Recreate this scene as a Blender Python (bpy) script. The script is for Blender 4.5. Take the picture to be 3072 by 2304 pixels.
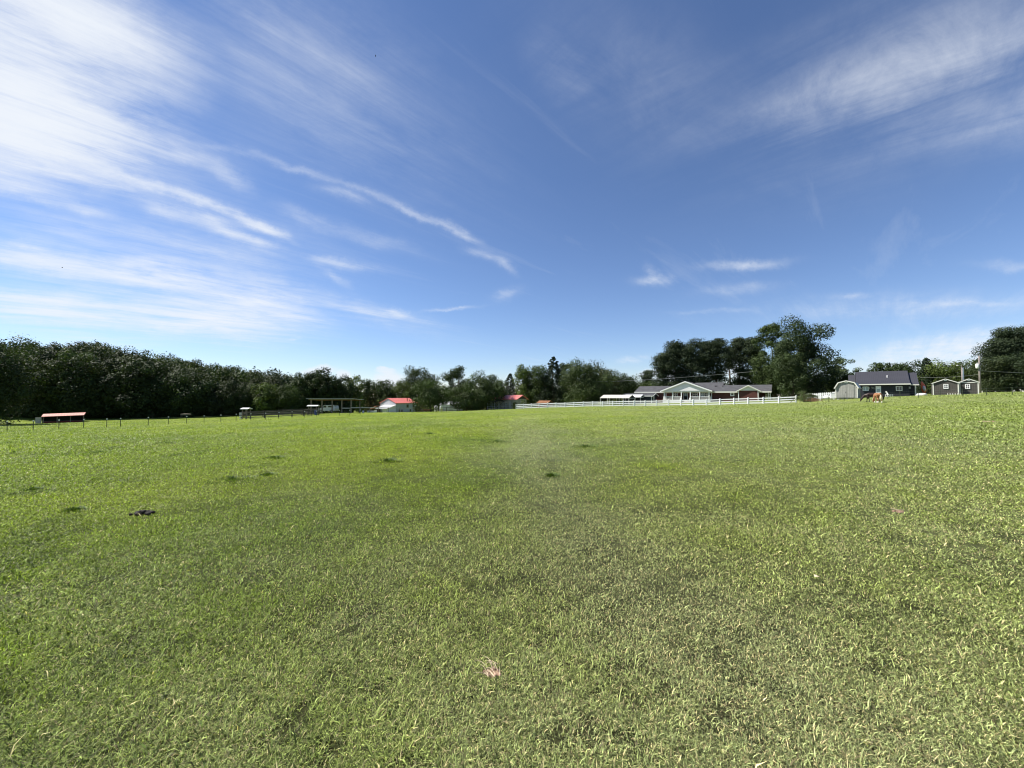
import bpy, math, random
import numpy as np
from math import radians as R, sin, cos, tan, atan, sqrt, pi
for o in list(bpy.data.objects): bpy.data.objects.remove(o)
sc = bpy.context.scene
COL = sc.collection
# ------------------------------------------------------------------ camera, world, sun
F = 1154.0; HOR = 1185.0; CAMZ = 1.6
PITCH = atan((HOR-1152)/F)
cd = bpy.data.cameras.new('camera'); cam = bpy.data.objects.new('camera', cd); COL.objects.link(cam)
cd.sensor_width = 36; cd.lens = 36*F/3072; cd.clip_start = .05; cd.clip_end = 6000
cam.location = (0, 0, CAMZ); cam.rotation_euler = (R(90)+PITCH, 0, 0)
sc.camera = cam
SUN_AZ, SUN_EL = -77, 50          # degrees clockwise from +Y, elevation
EXPOSURE = 0.85
sc.cycles.filter_width = 1.1
sc.view_settings.view_transform = 'Standard'; sc.view_settings.look = 'None'
sc.view_settings.exposure = EXPOSURE; sc.view_settings.gamma = 1
sd = bpy.data.lights.new('sun', 'SUN'); sd.energy = 5.0; sd.angle = R(.5); sd.color = (1, .955, .87)
sun = bpy.data.objects.new('sun', sd); COL.objects.link(sun)
sun.rotation_euler = (R(90-SUN_EL), 0, R(-SUN_AZ+180)); sun.location = (0, 0, 50)
w = bpy.data.worlds.new('World'); sc.world = w; w.use_nodes = True

def ray(px, py):
    xc = (px-1536)/F; yc = (1152-py)/F
    f = cos(PITCH)-yc*sin(PITCH)
    return xc/f, (sin(PITCH)+yc*cos(PITCH))/f          # x/y, z/y

def build_world():
    nt = w.node_tree; N = nt.nodes; L = nt.links; N.clear()
    out = N.new('ShaderNodeOutputWorld'); bg = N.new('ShaderNodeBackground')
    L.new(bg.outputs[0], out.inputs[0])
    sky = N.new('ShaderNodeTexSky'); sky.sky_type = 'NISHITA'; sky.sun_disc = False
    sky.sun_elevation = R(SUN_EL); sky.sun_rotation = R(SUN_AZ)
    sky.air_density = 1.0; sky.dust_density = 0.0; sky.ozone_density = 3.0; sky.altitude = 100
    bg.inputs[1].default_value = 0.066
    def val(op, a, b=None, c=None):
        n = N.new('ShaderNodeMath'); n.operation = op
        for i, v in enumerate((a, b, c)):
            if v is None: continue
            if isinstance(v, (int, float)): n.inputs[i].default_value = v
            else: L.new(v, n.inputs[i])
        return n.outputs[0]
    tc = N.new('ShaderNodeTexCoord'); sep = N.new('ShaderNodeSeparateXYZ'); L.new(tc.outputs['Generated'], sep.inputs[0])
    x, y, z = sep.outputs
    yy = val('MAXIMUM', y, .05)
    a = val('DIVIDE', x, yy); b = val('DIVIDE', z, yy)
    zz = val('ADD', val('MAXIMUM', z, 0), .07)
    u = val('DIVIDE', x, zz); v = val('DIVIDE', y, zz)
    def comb(p, q, r=0.0):
        n = N.new('ShaderNodeCombineXYZ')
        for i, s in enumerate((p, q, r)):
            if isinstance(s, float): n.inputs[i].default_value = s
            else: L.new(s, n.inputs[i])
        return n.outputs[0]
    plane = comb(u, v)
    def noise(vec, scale, detail, rough, rot=None, sc3=None, loc=(0, 0, 0), dist=0.0):
        if rot is not None:
            m = N.new('ShaderNodeMapping'); m.vector_type = 'TEXTURE'; m.inputs['Rotation'].default_value[2] = rot
            m.inputs['Scale'].default_value = sc3; m.inputs['Location'].default_value = loc
            L.new(vec, m.inputs[0]); vec = m.outputs[0]
        n = N.new('ShaderNodeTexNoise'); n.inputs['Scale'].default_value = scale; n.inputs['Detail'].default_value = detail
        n.inputs['Roughness'].default_value = rough; n.inputs['Distortion'].default_value = dist
        L.new(vec, n.inputs['Vector']); return n
    streak = noise(plane, 1.0, 8, .62, R(46), (1.9, .28, 1), dist=.5).outputs[0]      # long fibres
    streak_r = noise(plane, 1.0, 8, .62, R(-38), (1.5, .30, 1), dist=.5).outputs[0]
    fine = noise(plane, 4.2, 9, .68, R(40), (1.5, .8, 1), dist=.3).outputs[0]        # small mottling
    # warp of the placed cloud bodies
    ab = comb(a, b)
    wn = noise(ab, 4.5, 8, .68); sub = N.new('ShaderNodeVectorMath'); sub.operation = 'SUBTRACT'
    L.new(wn.outputs[1], sub.inputs[0]); sub.inputs[1].default_value = (.5, .5, .5)
    scl = N.new('ShaderNodeVectorMath'); scl.operation = 'MULTIPLY'; L.new(sub.outputs[0], scl.inputs[0]); scl.inputs[1].default_value = (.11, .07, 0)
    add = N.new('ShaderNodeVectorMath'); add.operation = 'ADD'; L.new(ab, add.inputs[0]); L.new(scl.outputs[0], add.inputs[1])
    wab = add.outputs[0]
    def body(x0, y0, x1, y1, half, wt, hard=0.0, src=wab):
        a0, b0 = ray(x0, y0); a1, b1 = ray(x1, y1)
        m = N.new('ShaderNodeMapping'); m.vector_type = 'TEXTURE'
        m.inputs['Location'].default_value = ((a0+a1)/2, (b0+b1)/2, 0)
        m.inputs['Rotation'].default_value[2] = math.atan2(b1-b0, a1-a0)
        m.inputs['Scale'].default_value = (math.hypot(a1-a0, b1-b0)/2, half/F, 1)
        L.new(src, m.inputs[0])
        ln = N.new('ShaderNodeVectorMath'); ln.operation = 'LENGTH'; L.new(m.outputs[0], ln.inputs[0])
        if hard < .05:
            l2 = val('MULTIPLY', ln.outputs['Value'], ln.outputs['Value']); return val('MULTIPLY', val('POWER', 2.718, val('MULTIPLY', l2, -2.6)), wt)
        mr = N.new('ShaderNodeMapRange'); mr.interpolation_type = 'SMOOTHSTEP'
        L.new(ln.outputs['Value'], mr.inputs[0]); mr.inputs[1].default_value = hard; mr.inputs[2].default_value = 1
        mr.inputs[3].default_value = wt; mr.inputs[4].default_value = 0
        return mr.outputs[0]
    def total(lst):
        s = lst[0]
        for q in lst[1:]: s = val('ADD', s, q)
        return s
    def line(pts, half, wt):
        o = []
        for (x0, y0), (x1, y1) in zip(pts[:-1], pts[1:]):
            ex, ey = (x1-x0)*.28, (y1-y0)*.28; o.append(body(x0-ex, y0-ey, x1+ex, y1+ey, half*1.75, wt*.85, .0))
        return o
    soft = total([
        body(-900, 130, 700, 290, 450, 2.7, .15), body(-300, -180, 520, 150, 330, .5, .1), body(-300, 350, 820, 470, 110, .4),
        body(-200, 400, 700, 560, 110, .30), body(300, -200, 1500, 600, 320, .22), body(-200, 720, 1000, 900, 150, .30), body(0, 500, 1100, 760, 120, .16),
        body(2430, 1120, 3500, 985, 90, 1.1, .1), body(2100, 950, 3300, 900, 60, .18), body(0, 1020, 560, 1030, 30, .25)])
    right = total([body(2080, 460, 3500, -60, 300, .34), body(2150, 400, 3300, 120, 120, .22), body(2700, 420, 3500, 260, 110, .22), body(1600, 60, 1760, 360, 110, .16), body(1500, -100, 2300, 500, 300, .08)])
    thin = total(
        line([(0, 427), (240, 520), (450, 571)], 22, .55)+line([(311, 506), (506, 571), (723, 643), (868, 716)], 13, .85)+
        line([(-20, 540), (145, 593), (318, 636)], 17, .6)+line([(434, 607), (550, 650), (831, 752)], 16, .42)+line([(593, 643), (723, 701), (831, 755)], 14, .5)+
        line([(492, 455), (615, 484), (737, 557)], 20, .45)+line([(564, 427), (795, 477), (976, 528), (1157, 593), (1301, 658), (1424, 719)], 10, .42)+
        line([(1395, 752), (1490, 766), (1547, 810)], 12, .35)+line([(962, 557), (1085, 600)], 12, .3)+line([(846, 615), (1012, 687), (1229, 752)], 18, .26)+
        line([(-60, 750), (289, 803), (650, 860), (904, 940)], 32, 1.35)+line([(650, 803), (940, 890), (1300, 990)], 24, .42)+line([(0, 650), (361, 701), (868, 803)], 32, .3)+
        line([(-100, 905), (400, 940), (830, 972)], 44, 1.7)+line([(506, 896), (687, 925)], 10, .5)+line([(933, 781), (1106, 810)], 12, .5)+line([(962, 795), (1041, 860)], 12, .3)+
        [body(1150, 930, 1250, 950, 14, .5), body(1260, 940, 1440, 926, 7, .4), body(1460, 910, 1580, 860, 24, .3), body(1880, 850, 2030, 830, 22, .42),
        body(1930, 790, 1990, 850, 26, .35), body(2090, 805, 2400, 785, 20, .5), body(2060, 880, 2380, 860, 26, .2),
        body(2480, 895, 2650, 885, 14, .3), body(2700, 915, 3100, 905, 14, .25), body(2900, 790, 3200, 800, 22, .28),
        body(840, 1010, 910, 1012, 8, .4), body(1840, 1080, 1960, 1075, 12, .4), body(2000, 935, 2300, 935, 10, .16)])
    puffs = total([
        body(900, 1115, 1030, 1110, 20, 1.1, .3), body(1010, 1125, 1060, 1130, 20, 1.1, .3), body(1120, 1110, 1190, 1112, 12, 1.0, .3),
        body(1100, 1140, 1240, 1140, 30, 1.2, .35), body(1900, 1125, 2080, 1130, 24, 1.0, .3), body(2160, 1090, 2240, 1100, 40, .9, .3)])
    fib = noise(plane, 1.0, 10, .72, R(46), (2.6, .11, 1), dist=.25).outputs[0]
    fb = N.new('ShaderNodeMapRange'); L.new(fib, fb.inputs[0]); fb.inputs[1].default_value = .36; fb.inputs[2].default_value = .64; fb.inputs[3].default_value = .55; fb.inputs[4].default_value = 1.35
    sm = N.new('ShaderNodeMapRange'); L.new(streak, sm.inputs[0]); sm.inputs[1].default_value = .34; sm.inputs[2].default_value = .68
    sm.inputs[3].default_value = .30; sm.inputs[4].default_value = 1.25
    fm = N.new('ShaderNodeMapRange'); L.new(fine, fm.inputs[0]); fm.inputs[1].default_value = .32; fm.inputs[2].default_value = .68
    fm.inputs[3].default_value = .30; fm.inputs[4].default_value = 1.35
    sm2 = N.new('ShaderNodeMapRange'); L.new(streak, sm2.inputs[0]); sm2.inputs[1].default_value = .32; sm2.inputs[2].default_value = .66
    sm2.inputs[3].default_value = .50; sm2.inputs[4].default_value = 1.2
    sr = N.new('ShaderNodeMapRange'); L.new(streak_r, sr.inputs[0]); sr.inputs[1].default_value = .34; sr.inputs[2].default_value = .66; sr.inputs[3].default_value = .15; sr.inputs[4].default_value = 1.25
    dens = val('MULTIPLY', val('ADD', val('MULTIPLY', right, sr.outputs[0]), val('ADD', val('MULTIPLY', val('MULTIPLY', soft, fb.outputs[0]), sm2.outputs[0]), val('MULTIPLY', thin, sm.outputs[0]))), fm.outputs[0])
    pf = val('MULTIPLY', puffs, fm.outputs[0])
    # thin veil over the rest of the sky, behind and beside the camera too
    veil = N.new('ShaderNodeMapRange'); L.new(streak, veil.inputs[0]); veil.inputs[1].default_value = .56; veil.inputs[2].default_value = .85
    veil.inputs[3].default_value = 0; veil.inputs[4].default_value = .10
    tot = val('ADD', val('ADD', dens, pf), veil.outputs[0])
    ex = val('SUBTRACT', 1.0, val('POWER', 2.718, val('MULTIPLY', tot, -1.55)))
    cl = N.new('ShaderNodeMapRange'); L.new(ex, cl.inputs[0])
    cl.inputs[1].default_value = 0; cl.inputs[2].default_value = 1; cl.inputs[3].default_value = 0; cl.inputs[4].default_value = 1
    el = N.new('ShaderNodeMapRange'); el.interpolation_type = 'SMOOTHSTEP'; L.new(z, el.inputs[0]); el.inputs[1].default_value = 0; el.inputs[2].default_value = .60
    tz = N.new('ShaderNodeMix'); tz.data_type = 'RGBA'; L.new(el.outputs[0], tz.inputs[0]); tz.inputs[6].default_value = (.98, 1.02, 1.20, 1); tz.inputs[7].default_value = (.90, .96, 1.12, 1)
    tint = N.new('ShaderNodeMix'); tint.data_type = 'RGBA'; tint.blend_type = 'MULTIPLY'; tint.inputs[0].default_value = 1
    L.new(sky.outputs[0], tint.inputs[6]); L.new(tz.outputs[2], tint.inputs[7])
    mix = N.new('ShaderNodeMix'); mix.data_type = 'RGBA'; L.new(cl.outputs[0], mix.inputs[0])
    L.new(tint.outputs[2], mix.inputs[6]); mix.inputs[7].default_value = (7.3, 7.7, 8.3, 1)
    L.new(mix.outputs[2], bg.inputs[0])
build_world()

# ------------------------------------------------------------------ helpers
rs = np.random.RandomState(7)
def vnoise(x, y, seed=0):
    th = .6+seed*1.37; x, y = x*np.cos(th)-y*np.sin(th)+seed*3.1, x*np.sin(th)+y*np.cos(th)-seed*7.7
    xi = np.floor(x).astype(np.int64); yi = np.floor(y).astype(np.int64); fx = x-xi; fy = y-yi
    fx = fx*fx*(3-2*fx); fy = fy*fy*(3-2*fy)
    def h(i, j):
        n = (i*374761393+j*668265263+seed*982451653) & 0xffffffff
        n = ((n ^ (n >> 13))*1274126177) & 0xffffffff
        n = n ^ (n >> 16)
        return (n & 0xffff)/65535.0
    return (h(xi, yi)*(1-fx)+h(xi+1, yi)*fx)*(1-fy)+(h(xi, yi+1)*(1-fx)+h(xi+1, yi+1)*fx)*fy
def fbm(x, y, sc_, oct_=3, seed=0):
    s = 0; a = .5; t = 0
    for k in range(oct_):
        s = s+a*vnoise(x/sc_*2**k+17*k, y/sc_*2**k-9*k, seed+k); t += a; a *= .5
    return s/t

# terrain: heights known at places, thin-plate surface through them
GP = []
def g_im(px, py, Y):
    a, b = ray(px, py); GP.append((a*Y, Y, CAMZ+b*Y))
for q in [(25, 1292, 47.7), (364, 1280, 56), (710, 1263.5, 66), (1019, 1248, 81), (1081, 1245, 86),
          (0, 1277, 72), (200, 1269, 85), (440, 1259, 96), (700, 1250, 104), (850, 1245, 108), (1000, 1239, 100),
          (1130, 1239, 128), (1250, 1238, 140), (1400, 1235, 128), (1480, 1231, 125), (1548, 1226.5, 112),
          (1807, 1219.5, 97.7), (2079, 1216.5, 86), (2240, 1212, 81), (2387, 1208, 76), (2630, 1209, 53), (2540, 1197, 72),
          (2700, 1189, 84), (2860, 1184.5, 72), (3072, 1175.5, 80), (2000, 1207, 112), (2300, 1203, 98)]: g_im(*q)
GP += [(0, 0, 0), (-3, 2, -.05), (3, 2, .03), (0, -20, .1), (-8, 8, -.25), (8, 8, .1), (0, 12, -.12), (0, 40, -.9), (30, 30, .15),
       (-25, 20, -1.0), (-60, 0, -2), (60, 0, 1.2), (0, -100, 0), (110, 30, 2.5), (-110, 30, -3.5), (0, 60, -1.25), (-20, 40, -1.35), (30, 60, -.35)]
HILL = [(-250, 1020), (0, 1035), (130, 1035), (250, 1030), (350, 1044), (460, 1062), (580, 1080), (700, 1106), (860, 1123), (950, 1135)]
for px, py in HILL:
    Y = 205; a, b = ray(px, py); GP.append((a*Y, Y, CAMZ+b*Y-14.0))
    a, b = ray(px, py); GP.append((a*300, 300, CAMZ+b*205-16))
GP += [(-130, 118, -3.4), (-90, 120, -4.2), (-60, 130, -4.6), (-30, 200, -5), (0, 180, -4.5), (60, 170, -1), (110, 150, 1), (170, 110, 2.2), (0, 400, -6), (200, 300, 0), (400, 100, 0),
       (-400, 0, -6), (400, -200, 0), (-400, -200, -4), (0, -400, -3), (0, 900, -8), (900, 500, -6), (-900, 500, -4), (900, -600, -6), (-900, -600, -6)]
GP = np.array(GP)
def tps(r2): return np.where(r2 > 1e-9, .5*r2*np.log(r2+1e-12), 0)
def _fit():
    n = len(GP); X = GP[:, :2]/100
    K = tps(((X[:, None]-X[None])**2).sum(-1))+np.eye(n)*2e-4
    Pm = np.c_[np.ones(n), X]; A = np.zeros((n+3, n+3)); A[:n, :n] = K; A[:n, n:] = Pm; A[n:, :n] = Pm.T
    return np.linalg.solve(A, np.r_[GP[:, 2], 0, 0, 0]), X
_W, _X = _fit()
def G(x, y):
    x = np.asarray(x, float); y = np.asarray(y, float); sh = x.shape
    q = np.stack([x.ravel(), y.ravel()], 1)/100; out = np.zeros(len(q))
    for s in range(0, len(q), 40000):
        c = q[s:s+40000]
        out[s:s+40000] = tps(((c[:, None]-_X[None])**2).sum(-1))@_W[:-3]+_W[-3]+c@_W[-2:]
    d = np.hypot(x, y).ravel()
    bump = (fbm(x.ravel(), y.ravel(), 5.0, 2, 3)-.5)*.16*np.clip((d-3)/10, 0, 1)
    return (out+bump).reshape(sh)
def g1(x, y): return float(G(np.array([x]), np.array([y]))[0])

def link(o): COL.objects.link(o); return o
def mesh_np(name, V, faces_flat, sizes, mat, col=None, smooth=False):
    me = bpy.data.meshes.new(name); V = np.asarray(V, np.float32); ff = np.asarray(faces_flat, np.int32); sz = np.asarray(sizes, np.int32)
    me.vertices.add(len(V)); me.vertices.foreach_set('co', V.ravel())
    me.loops.add(len(ff)); me.loops.foreach_set('vertex_index', ff)
    me.polygons.add(len(sz)); st = np.zeros(len(sz), np.int32); st[1:] = np.cumsum(sz)[:-1]
    me.polygons.foreach_set('loop_start', st)
    try: me.polygons.foreach_set('loop_total', sz)
    except Exception: pass
    if smooth: me.polygons.foreach_set('use_smooth', np.ones(len(sz), bool))
    me.update(calc_edges=True)
    if col is not None:
        at = me.color_attributes.new('col', 'FLOAT_COLOR', 'POINT')
        c = np.ones((len(V), 4), np.float32); c[:, :3] = col; at.data.foreach_set('color', c.ravel())
    if mat: me.materials.append(mat)
    return me
def thing(name, label, cat, loc=(0, 0, 0), rz=0.0, group=None):
    o = bpy.data.objects.new(name, None); o.empty_display_size = .3; link(o); o.location = loc; o.rotation_euler[2] = rz
    return tag(o, label, cat, group)
def tag(o, label=None, cat=None, group=None, kind=None):
    if label: o['label'] = label
    if cat: o['category'] = cat
    if group: o['group'] = group
    if kind: o['kind'] = kind
    return o
def obj(name, me, parent=None, loc=(0, 0, 0)):
    o = bpy.data.objects.new(name, me); link(o); o.location = loc
    if parent: o.parent = parent
    return o
class MB:
    def __init__(s): s.v = []; s.f = []
    def poly(s, pts, faces):
        n = len(s.v); s.v += [tuple(p) for p in pts]; s.f += [tuple(i+n for i in f) for f in faces]; return s
    def box(s, x0, x1, y0, y1, z0, z1):
        return s.poly([(x0, y0, z0), (x1, y0, z0), (x1, y1, z0), (x0, y1, z0), (x0, y0, z1), (x1, y0, z1), (x1, y1, z1), (x0, y1, z1)],
                      [(3, 2, 1, 0), (4, 5, 6, 7), (0, 1, 5, 4), (1, 2, 6, 5), (2, 3, 7, 6), (3, 0, 4, 7)])
    def bar(s, p, q, wd, ht=None):                     # rectangular bar between two points
        ht = ht or wd; p = np.array(p, float); q = np.array(q, float); d = q-p; d /= np.linalg.norm(d)
        up = np.array([0, 0, 1.]) if abs(d[2]) < .9 else np.array([0, 1., 0]); r = np.cross(d, up); r /= np.linalg.norm(r); u = np.cross(r, d)
        c = [p+r*a*wd/2+u*b*ht/2 for a, b in ((-1, -1), (1, -1), (1, 1), (-1, 1))]+[q+r*a*wd/2+u*b*ht/2 for a, b in ((-1, -1), (1, -1), (1, 1), (-1, 1))]
        return s.poly(c, [(0, 1, 2, 3), (7, 6, 5, 4), (0, 4, 5, 1), (1, 5, 6, 2), (2, 6, 7, 3), (3, 7, 4, 0)])
    def tube(s, pts, rad, n=8, cap=True):
        pts = [np.array(p, float) for p in pts]; base = len(s.v)
        for i, p in enumerate(pts):
            d = pts[min(i+1, len(pts)-1)]-pts[max(i-1, 0)]; d /= (np.linalg.norm(d)+1e-9)
            up = np.array([0, 0, 1.]) if abs(d[2]) < .9 else np.array([1., 0, 0]); r = np.cross(d, up); r /= np.linalg.norm(r); u = np.cross(r, d)
            ra = rad[i] if hasattr(rad, '__len__') else rad
            for k in range(n):
                t = 2*pi*k/n; s.v.append(tuple(p+r*cos(t)*ra+u*sin(t)*ra))
        for i in range(len(pts)-1):
            for k in range(n):
                a = base+i*n+k; b = base+i*n+(k+1) % n; s.f.append((a, b, b+n, a+n))
        if cap: s.f.append(tuple(base+k for k in range(n))[::-1]); s.f.append(tuple(base+(len(pts)-1)*n+k for k in range(n)))
        return s
    def prism(s, prof, y0, y1):                        # profile in (x,z) swept along y
        n = len(prof); v = [(x, y0, z) for x, z in prof]+[(x, y1, z) for x, z in prof]
        f = [tuple(range(n)), tuple(range(2*n-1, n-1, -1))]+[(i, i+n, (i+1) % n+n, (i+1) % n) for i in range(n)]
        return s.poly(v, f)
    def prismx(s, prof, x0, x1):                       # profile in (y,z) swept along x
        n = len(prof); v = [(x0, y, z) for y, z in prof]+[(x1, y, z) for y, z in prof]
        f = [tuple(range(n)), tuple(range(2*n-1, n-1, -1))]+[(i, i+n, (i+1) % n+n, (i+1) % n) for i in range(n)]
        return s.poly(v, f)
    def ball(s, c, r, n=8, m=6, sq=(1, 1, 1), jit=0):
        base = len(s.v)
        for j in range(1, m):
            for k in range(n):
                t = pi*j/m; p = 2*pi*k/n; q = 1+(random.random()-.5)*jit
                s.v.append((c[0]+r*sq[0]*q*sin(t)*cos(p), c[1]+r*sq[1]*q*sin(t)*sin(p), c[2]+r*sq[2]*q*cos(t)))
        s.v.append((c[0], c[1], c[2]+r*sq[2])); s.v.append((c[0], c[1], c[2]-r*sq[2])); T = len(s.v)-2
        for j in range(m-2):
            for k in range(n):
                a = base+j*n+k; b = base+j*n+(k+1) % n; s.f.append((a, a+n, b+n, b))
        for k in range(n):
            s.f.append((T, base+k, base+(k+1) % n)); s.f.append((T+1, base+(m-2)*n+(k+1) % n, base+(m-2)*n+k))
        return s
    def build(s, name, mat, parent=None, smooth=False, bevel=0, loc=(0, 0, 0)):
        me = bpy.data.meshes.new(name); me.from_pydata(s.v, [], s.f); me.validate()
        import bmesh
        b = bmesh.new(); b.from_mesh(me); bmesh.ops.recalc_face_normals(b, faces=b.faces); b.to_mesh(me); b.free()
        if smooth: me.polygons.foreach_set('use_smooth', np.ones(len(me.polygons), bool))
        me.materials.append(mat); o = obj(name, me, parent, loc)
        if bevel:
            m = o.modifiers.new('bevel', 'BEVEL'); m.width = bevel; m.segments = 2; m.limit_method = 'ANGLE'
        return o

# ------------------------------------------------------------------ materials
def newmat(name):
    m = bpy.data.materials.new(name); m.use_nodes = True; nt = m.node_tree; nt.nodes.clear()
    o = nt.nodes.new('ShaderNodeOutputMaterial'); return m, nt, o
def mat(name, c, rough=.7, var=.18, scale=6.0, c2=None, spec=.3, metal=0, bump=.15, stripe=None, obj_sc=(1, 1, 1)):
    """surface with broad and fine weathering noise; stripe=(axis, period, depth) for boards or ribs"""
    m, nt, o = newmat(name); N = nt.nodes; L = nt.links
    p = N.new('ShaderNodeBsdfPrincipled'); L.new(p.outputs[0], o.inputs[0]); p.inputs['Roughness'].default_value = rough
    p.inputs['Specular IOR Level'].default_value = spec; p.inputs['Metallic'].default_value = metal
    tc = N.new('ShaderNodeTexCoord'); mp = N.new('ShaderNodeMapping'); mp.inputs['Scale'].default_value = obj_sc; L.new(tc.outputs['Object'], mp.inputs[0])
    n = N.new('ShaderNodeTexNoise'); n.inputs['Scale'].default_value = scale; n.inputs['Detail'].default_value = 6; L.new(mp.outputs[0], n.inputs['Vector'])
    n2 = N.new('ShaderNodeTexNoise'); n2.inputs['Scale'].default_value = scale*.13; n2.inputs['Detail'].default_value = 4; L.new(mp.outputs[0], n2.inputs['Vector'])
    ad = N.new('ShaderNodeMath'); ad.operation = 'ADD'; L.new(n.outputs[0], ad.inputs[0]); L.new(n2.outputs[0], ad.inputs[1])
    mr = N.new('ShaderNodeMapRange'); L.new(ad.outputs[0], mr.inputs[0]); mr.inputs[1].default_value = .7; mr.inputs[2].default_value = 1.3
    mx = N.new('ShaderNodeMix'); mx.data_type = 'RGBA'; L.new(mr.outputs[0], mx.inputs[0])
    lo = tuple(max(0, q*(1-var)) for q in c); hi = tuple(min(1, q*(1+var)) for q in (c2 or c))
    mx.inputs[6].default_value = (*lo, 1); mx.inputs[7].default_value = (*hi, 1)
    cout = mx.outputs[2]; hsrc = n.outputs[0]
    if stripe:
        ax, per, dep = stripe
        sp = N.new('ShaderNodeSeparateXYZ'); L.new(tc.outputs['Object'], sp.inputs[0])
        a = N.new('ShaderNodeMath'); a.operation = 'DIVIDE'; L.new(sp.outputs[ax], a.inputs[0]); a.inputs[1].default_value = per
        fr = N.new('ShaderNodeMath'); fr.operation = 'FRACT'; L.new(a.outputs[0], fr.inputs[0])
        cm = N.new('ShaderNodeMath'); cm.operation = 'COMPARE'; L.new(fr.outputs[0], cm.inputs[0]); cm.inputs[1].default_value = .5; cm.inputs[2].default_value = .40
        bm_ = N.new('ShaderNodeMath'); bm_.operation = 'MULTIPLY_ADD'; L.new(cm.outputs[0], bm_.inputs[0]); bm_.inputs[1].default_value = 1.5; L.new(n.outputs[0], bm_.inputs[2])
        hsrc = bm_.outputs[0]
        mu = N.new('ShaderNodeMix'); mu.data_type = 'RGBA'; mu.blend_type = 'MULTIPLY'
        inv = N.new('ShaderNodeMath'); inv.operation = 'SUBTRACT'; inv.inputs[0].default_value = 1; L.new(cm.outputs[0], inv.inputs[1])
        sc_ = N.new('ShaderNodeMath'); sc_.operation = 'MULTIPLY'; L.new(inv.outputs[0], sc_.inputs[0]); sc_.inputs[1].default_value = dep
        L.new(sc_.outputs[0], mu.inputs[0]); L.new(cout, mu.inputs[6]); mu.inputs[7].default_value = (.35, .35, .35, 1); cout = mu.outputs[2]
    L.new(cout, p.inputs['Base Color'])
    b = N.new('ShaderNodeBump'); b.inputs['Strength'].default_value = bump; b.inputs['Distance'].default_value = .02; L.new(hsrc, b.inputs['Height']); L.new(b.outputs[0], p.inputs['Normal'])
    return m
def brickmat(name, c1, c2, mortar):
    m, nt, o = newmat(name); N = nt.nodes; L = nt.links
    p = N.new('ShaderNodeBsdfPrincipled'); L.new(p.outputs[0], o.inputs[0]); p.inputs['Roughness'].default_value = .85; p.inputs['Specular IOR Level'].default_value = .15
    tc = N.new('ShaderNodeTexCoord'); sp = N.new('ShaderNodeSeparateXYZ'); L.new(tc.outputs['Object'], sp.inputs[0])
    ad = N.new('ShaderNodeMath'); ad.operation = 'ADD'; L.new(sp.outputs[0], ad.inputs[0]); L.new(sp.outputs[1], ad.inputs[1])
    cb = N.new('ShaderNodeCombineXYZ'); L.new(ad.outputs[0], cb.inputs[0]); L.new(sp.outputs[2], cb.inputs[1])
    b = N.new('ShaderNodeTexBrick'); L.new(cb.outputs[0], b.inputs['Vector']); b.inputs['Scale'].default_value = 1
    b.inputs['Brick Width'].default_value = .23; b.inputs['Row Height'].default_value = .075; b.inputs['Mortar Size'].default_value = .006
    b.inputs['Color1'].default_value = (*c1, 1); b.inputs['Color2'].default_value = (*c2, 1); b.inputs['Mortar'].default_value = (*mortar, 1)
    L.new(b.outputs[0], p.inputs['Base Color']); return m
def leafmat(name, trans=.3, rough=.5, spec=.35, boost=1.0):
    m, nt, o = newmat(name); N = nt.nodes; L = nt.links
    at = N.new('ShaderNodeAttribute'); at.attribute_name = 'col'
    p = N.new('ShaderNodeBsdfPrincipled'); p.inputs['Roughness'].default_value = rough; p.inputs['Specular IOR Level'].default_value = spec
    t = N.new('ShaderNodeBsdfTranslucent'); ms = N.new('ShaderNodeMixShader'); ms.inputs[0].default_value = trans
    L.new(at.outputs[0], p.inputs['Base Color'])
    g = N.new('ShaderNodeMix'); g.data_type = 'RGBA'; g.blend_type = 'MULTIPLY'; g.inputs[0].default_value = 1; L.new(at.outputs[0], g.inputs[6]); g.inputs[7].default_value = (1.25*boost, 1.35*boost, .55*boost, 1)
    L.new(g.outputs[2], t.inputs[0]); L.new(p.outputs[0], ms.inputs[1]); L.new(t.outputs[0], ms.inputs[2]); L.new(ms.outputs[0], o.inputs[0])
    return m
M = {}
M['leaf'] = leafmat('leaf', .14, .65, .16)
M['needle'] = leafmat('needle', .10, .7, .15)
M['grass'] = leafmat('grass_blade', .22, .55, .20, 1.2)
M['bark'] = mat('bark', (.10, .075, .055), .95, .4, 9, bump=.6, obj_sc=(3, 3, .6))
M['white'] = mat('white_paint', (.80, .80, .78), .45, .05, 5)
M['vinyl'] = mat('white_vinyl', (.86, .86, .85), .38, .03, 3, spec=.4)
M['trim'] = mat('cream_trim', (.66, .65, .58), .5, .06, 5)
M['siding'] = mat('white_siding', (.74, .72, .73), .6, .05, 4, stripe=(2, .2, .35))
M['shingle'] = mat('grey_shingle', (.075, .075, .080), .9, .30, 7, spec=.2, stripe=(1, .28, .25))
M['brick'] = brickmat('red_brick', (.105, .032, .026), (.075, .024, .020), (.12, .10, .09))
M['glass'] = mat('window_glass', (.03, .035, .045), .08, .1, 2, spec=.7, bump=0)
M['curtain'] = mat('window_curtain_glass', (.30, .36, .38), .2, .15, 4, spec=.6, bump=0)
M['dark'] = mat('dark_interior', (.022, .02, .02), .9, .3, 3)
M['charcoal'] = mat('charcoal_siding', (.027, .029, .037), .75, .12, 3, stripe=(0, .30, .3))
M['metalroof'] = mat('dark_metal_roof', (.045, .045, .056), .55, .07, 2, spec=.5, metal=.15, stripe=(0, .30, .35))
M['greyshed'] = mat('grey_shed_boards', (.30, .295, .27), .8, .12, 3, stripe=(0, .25, .4))
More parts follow.
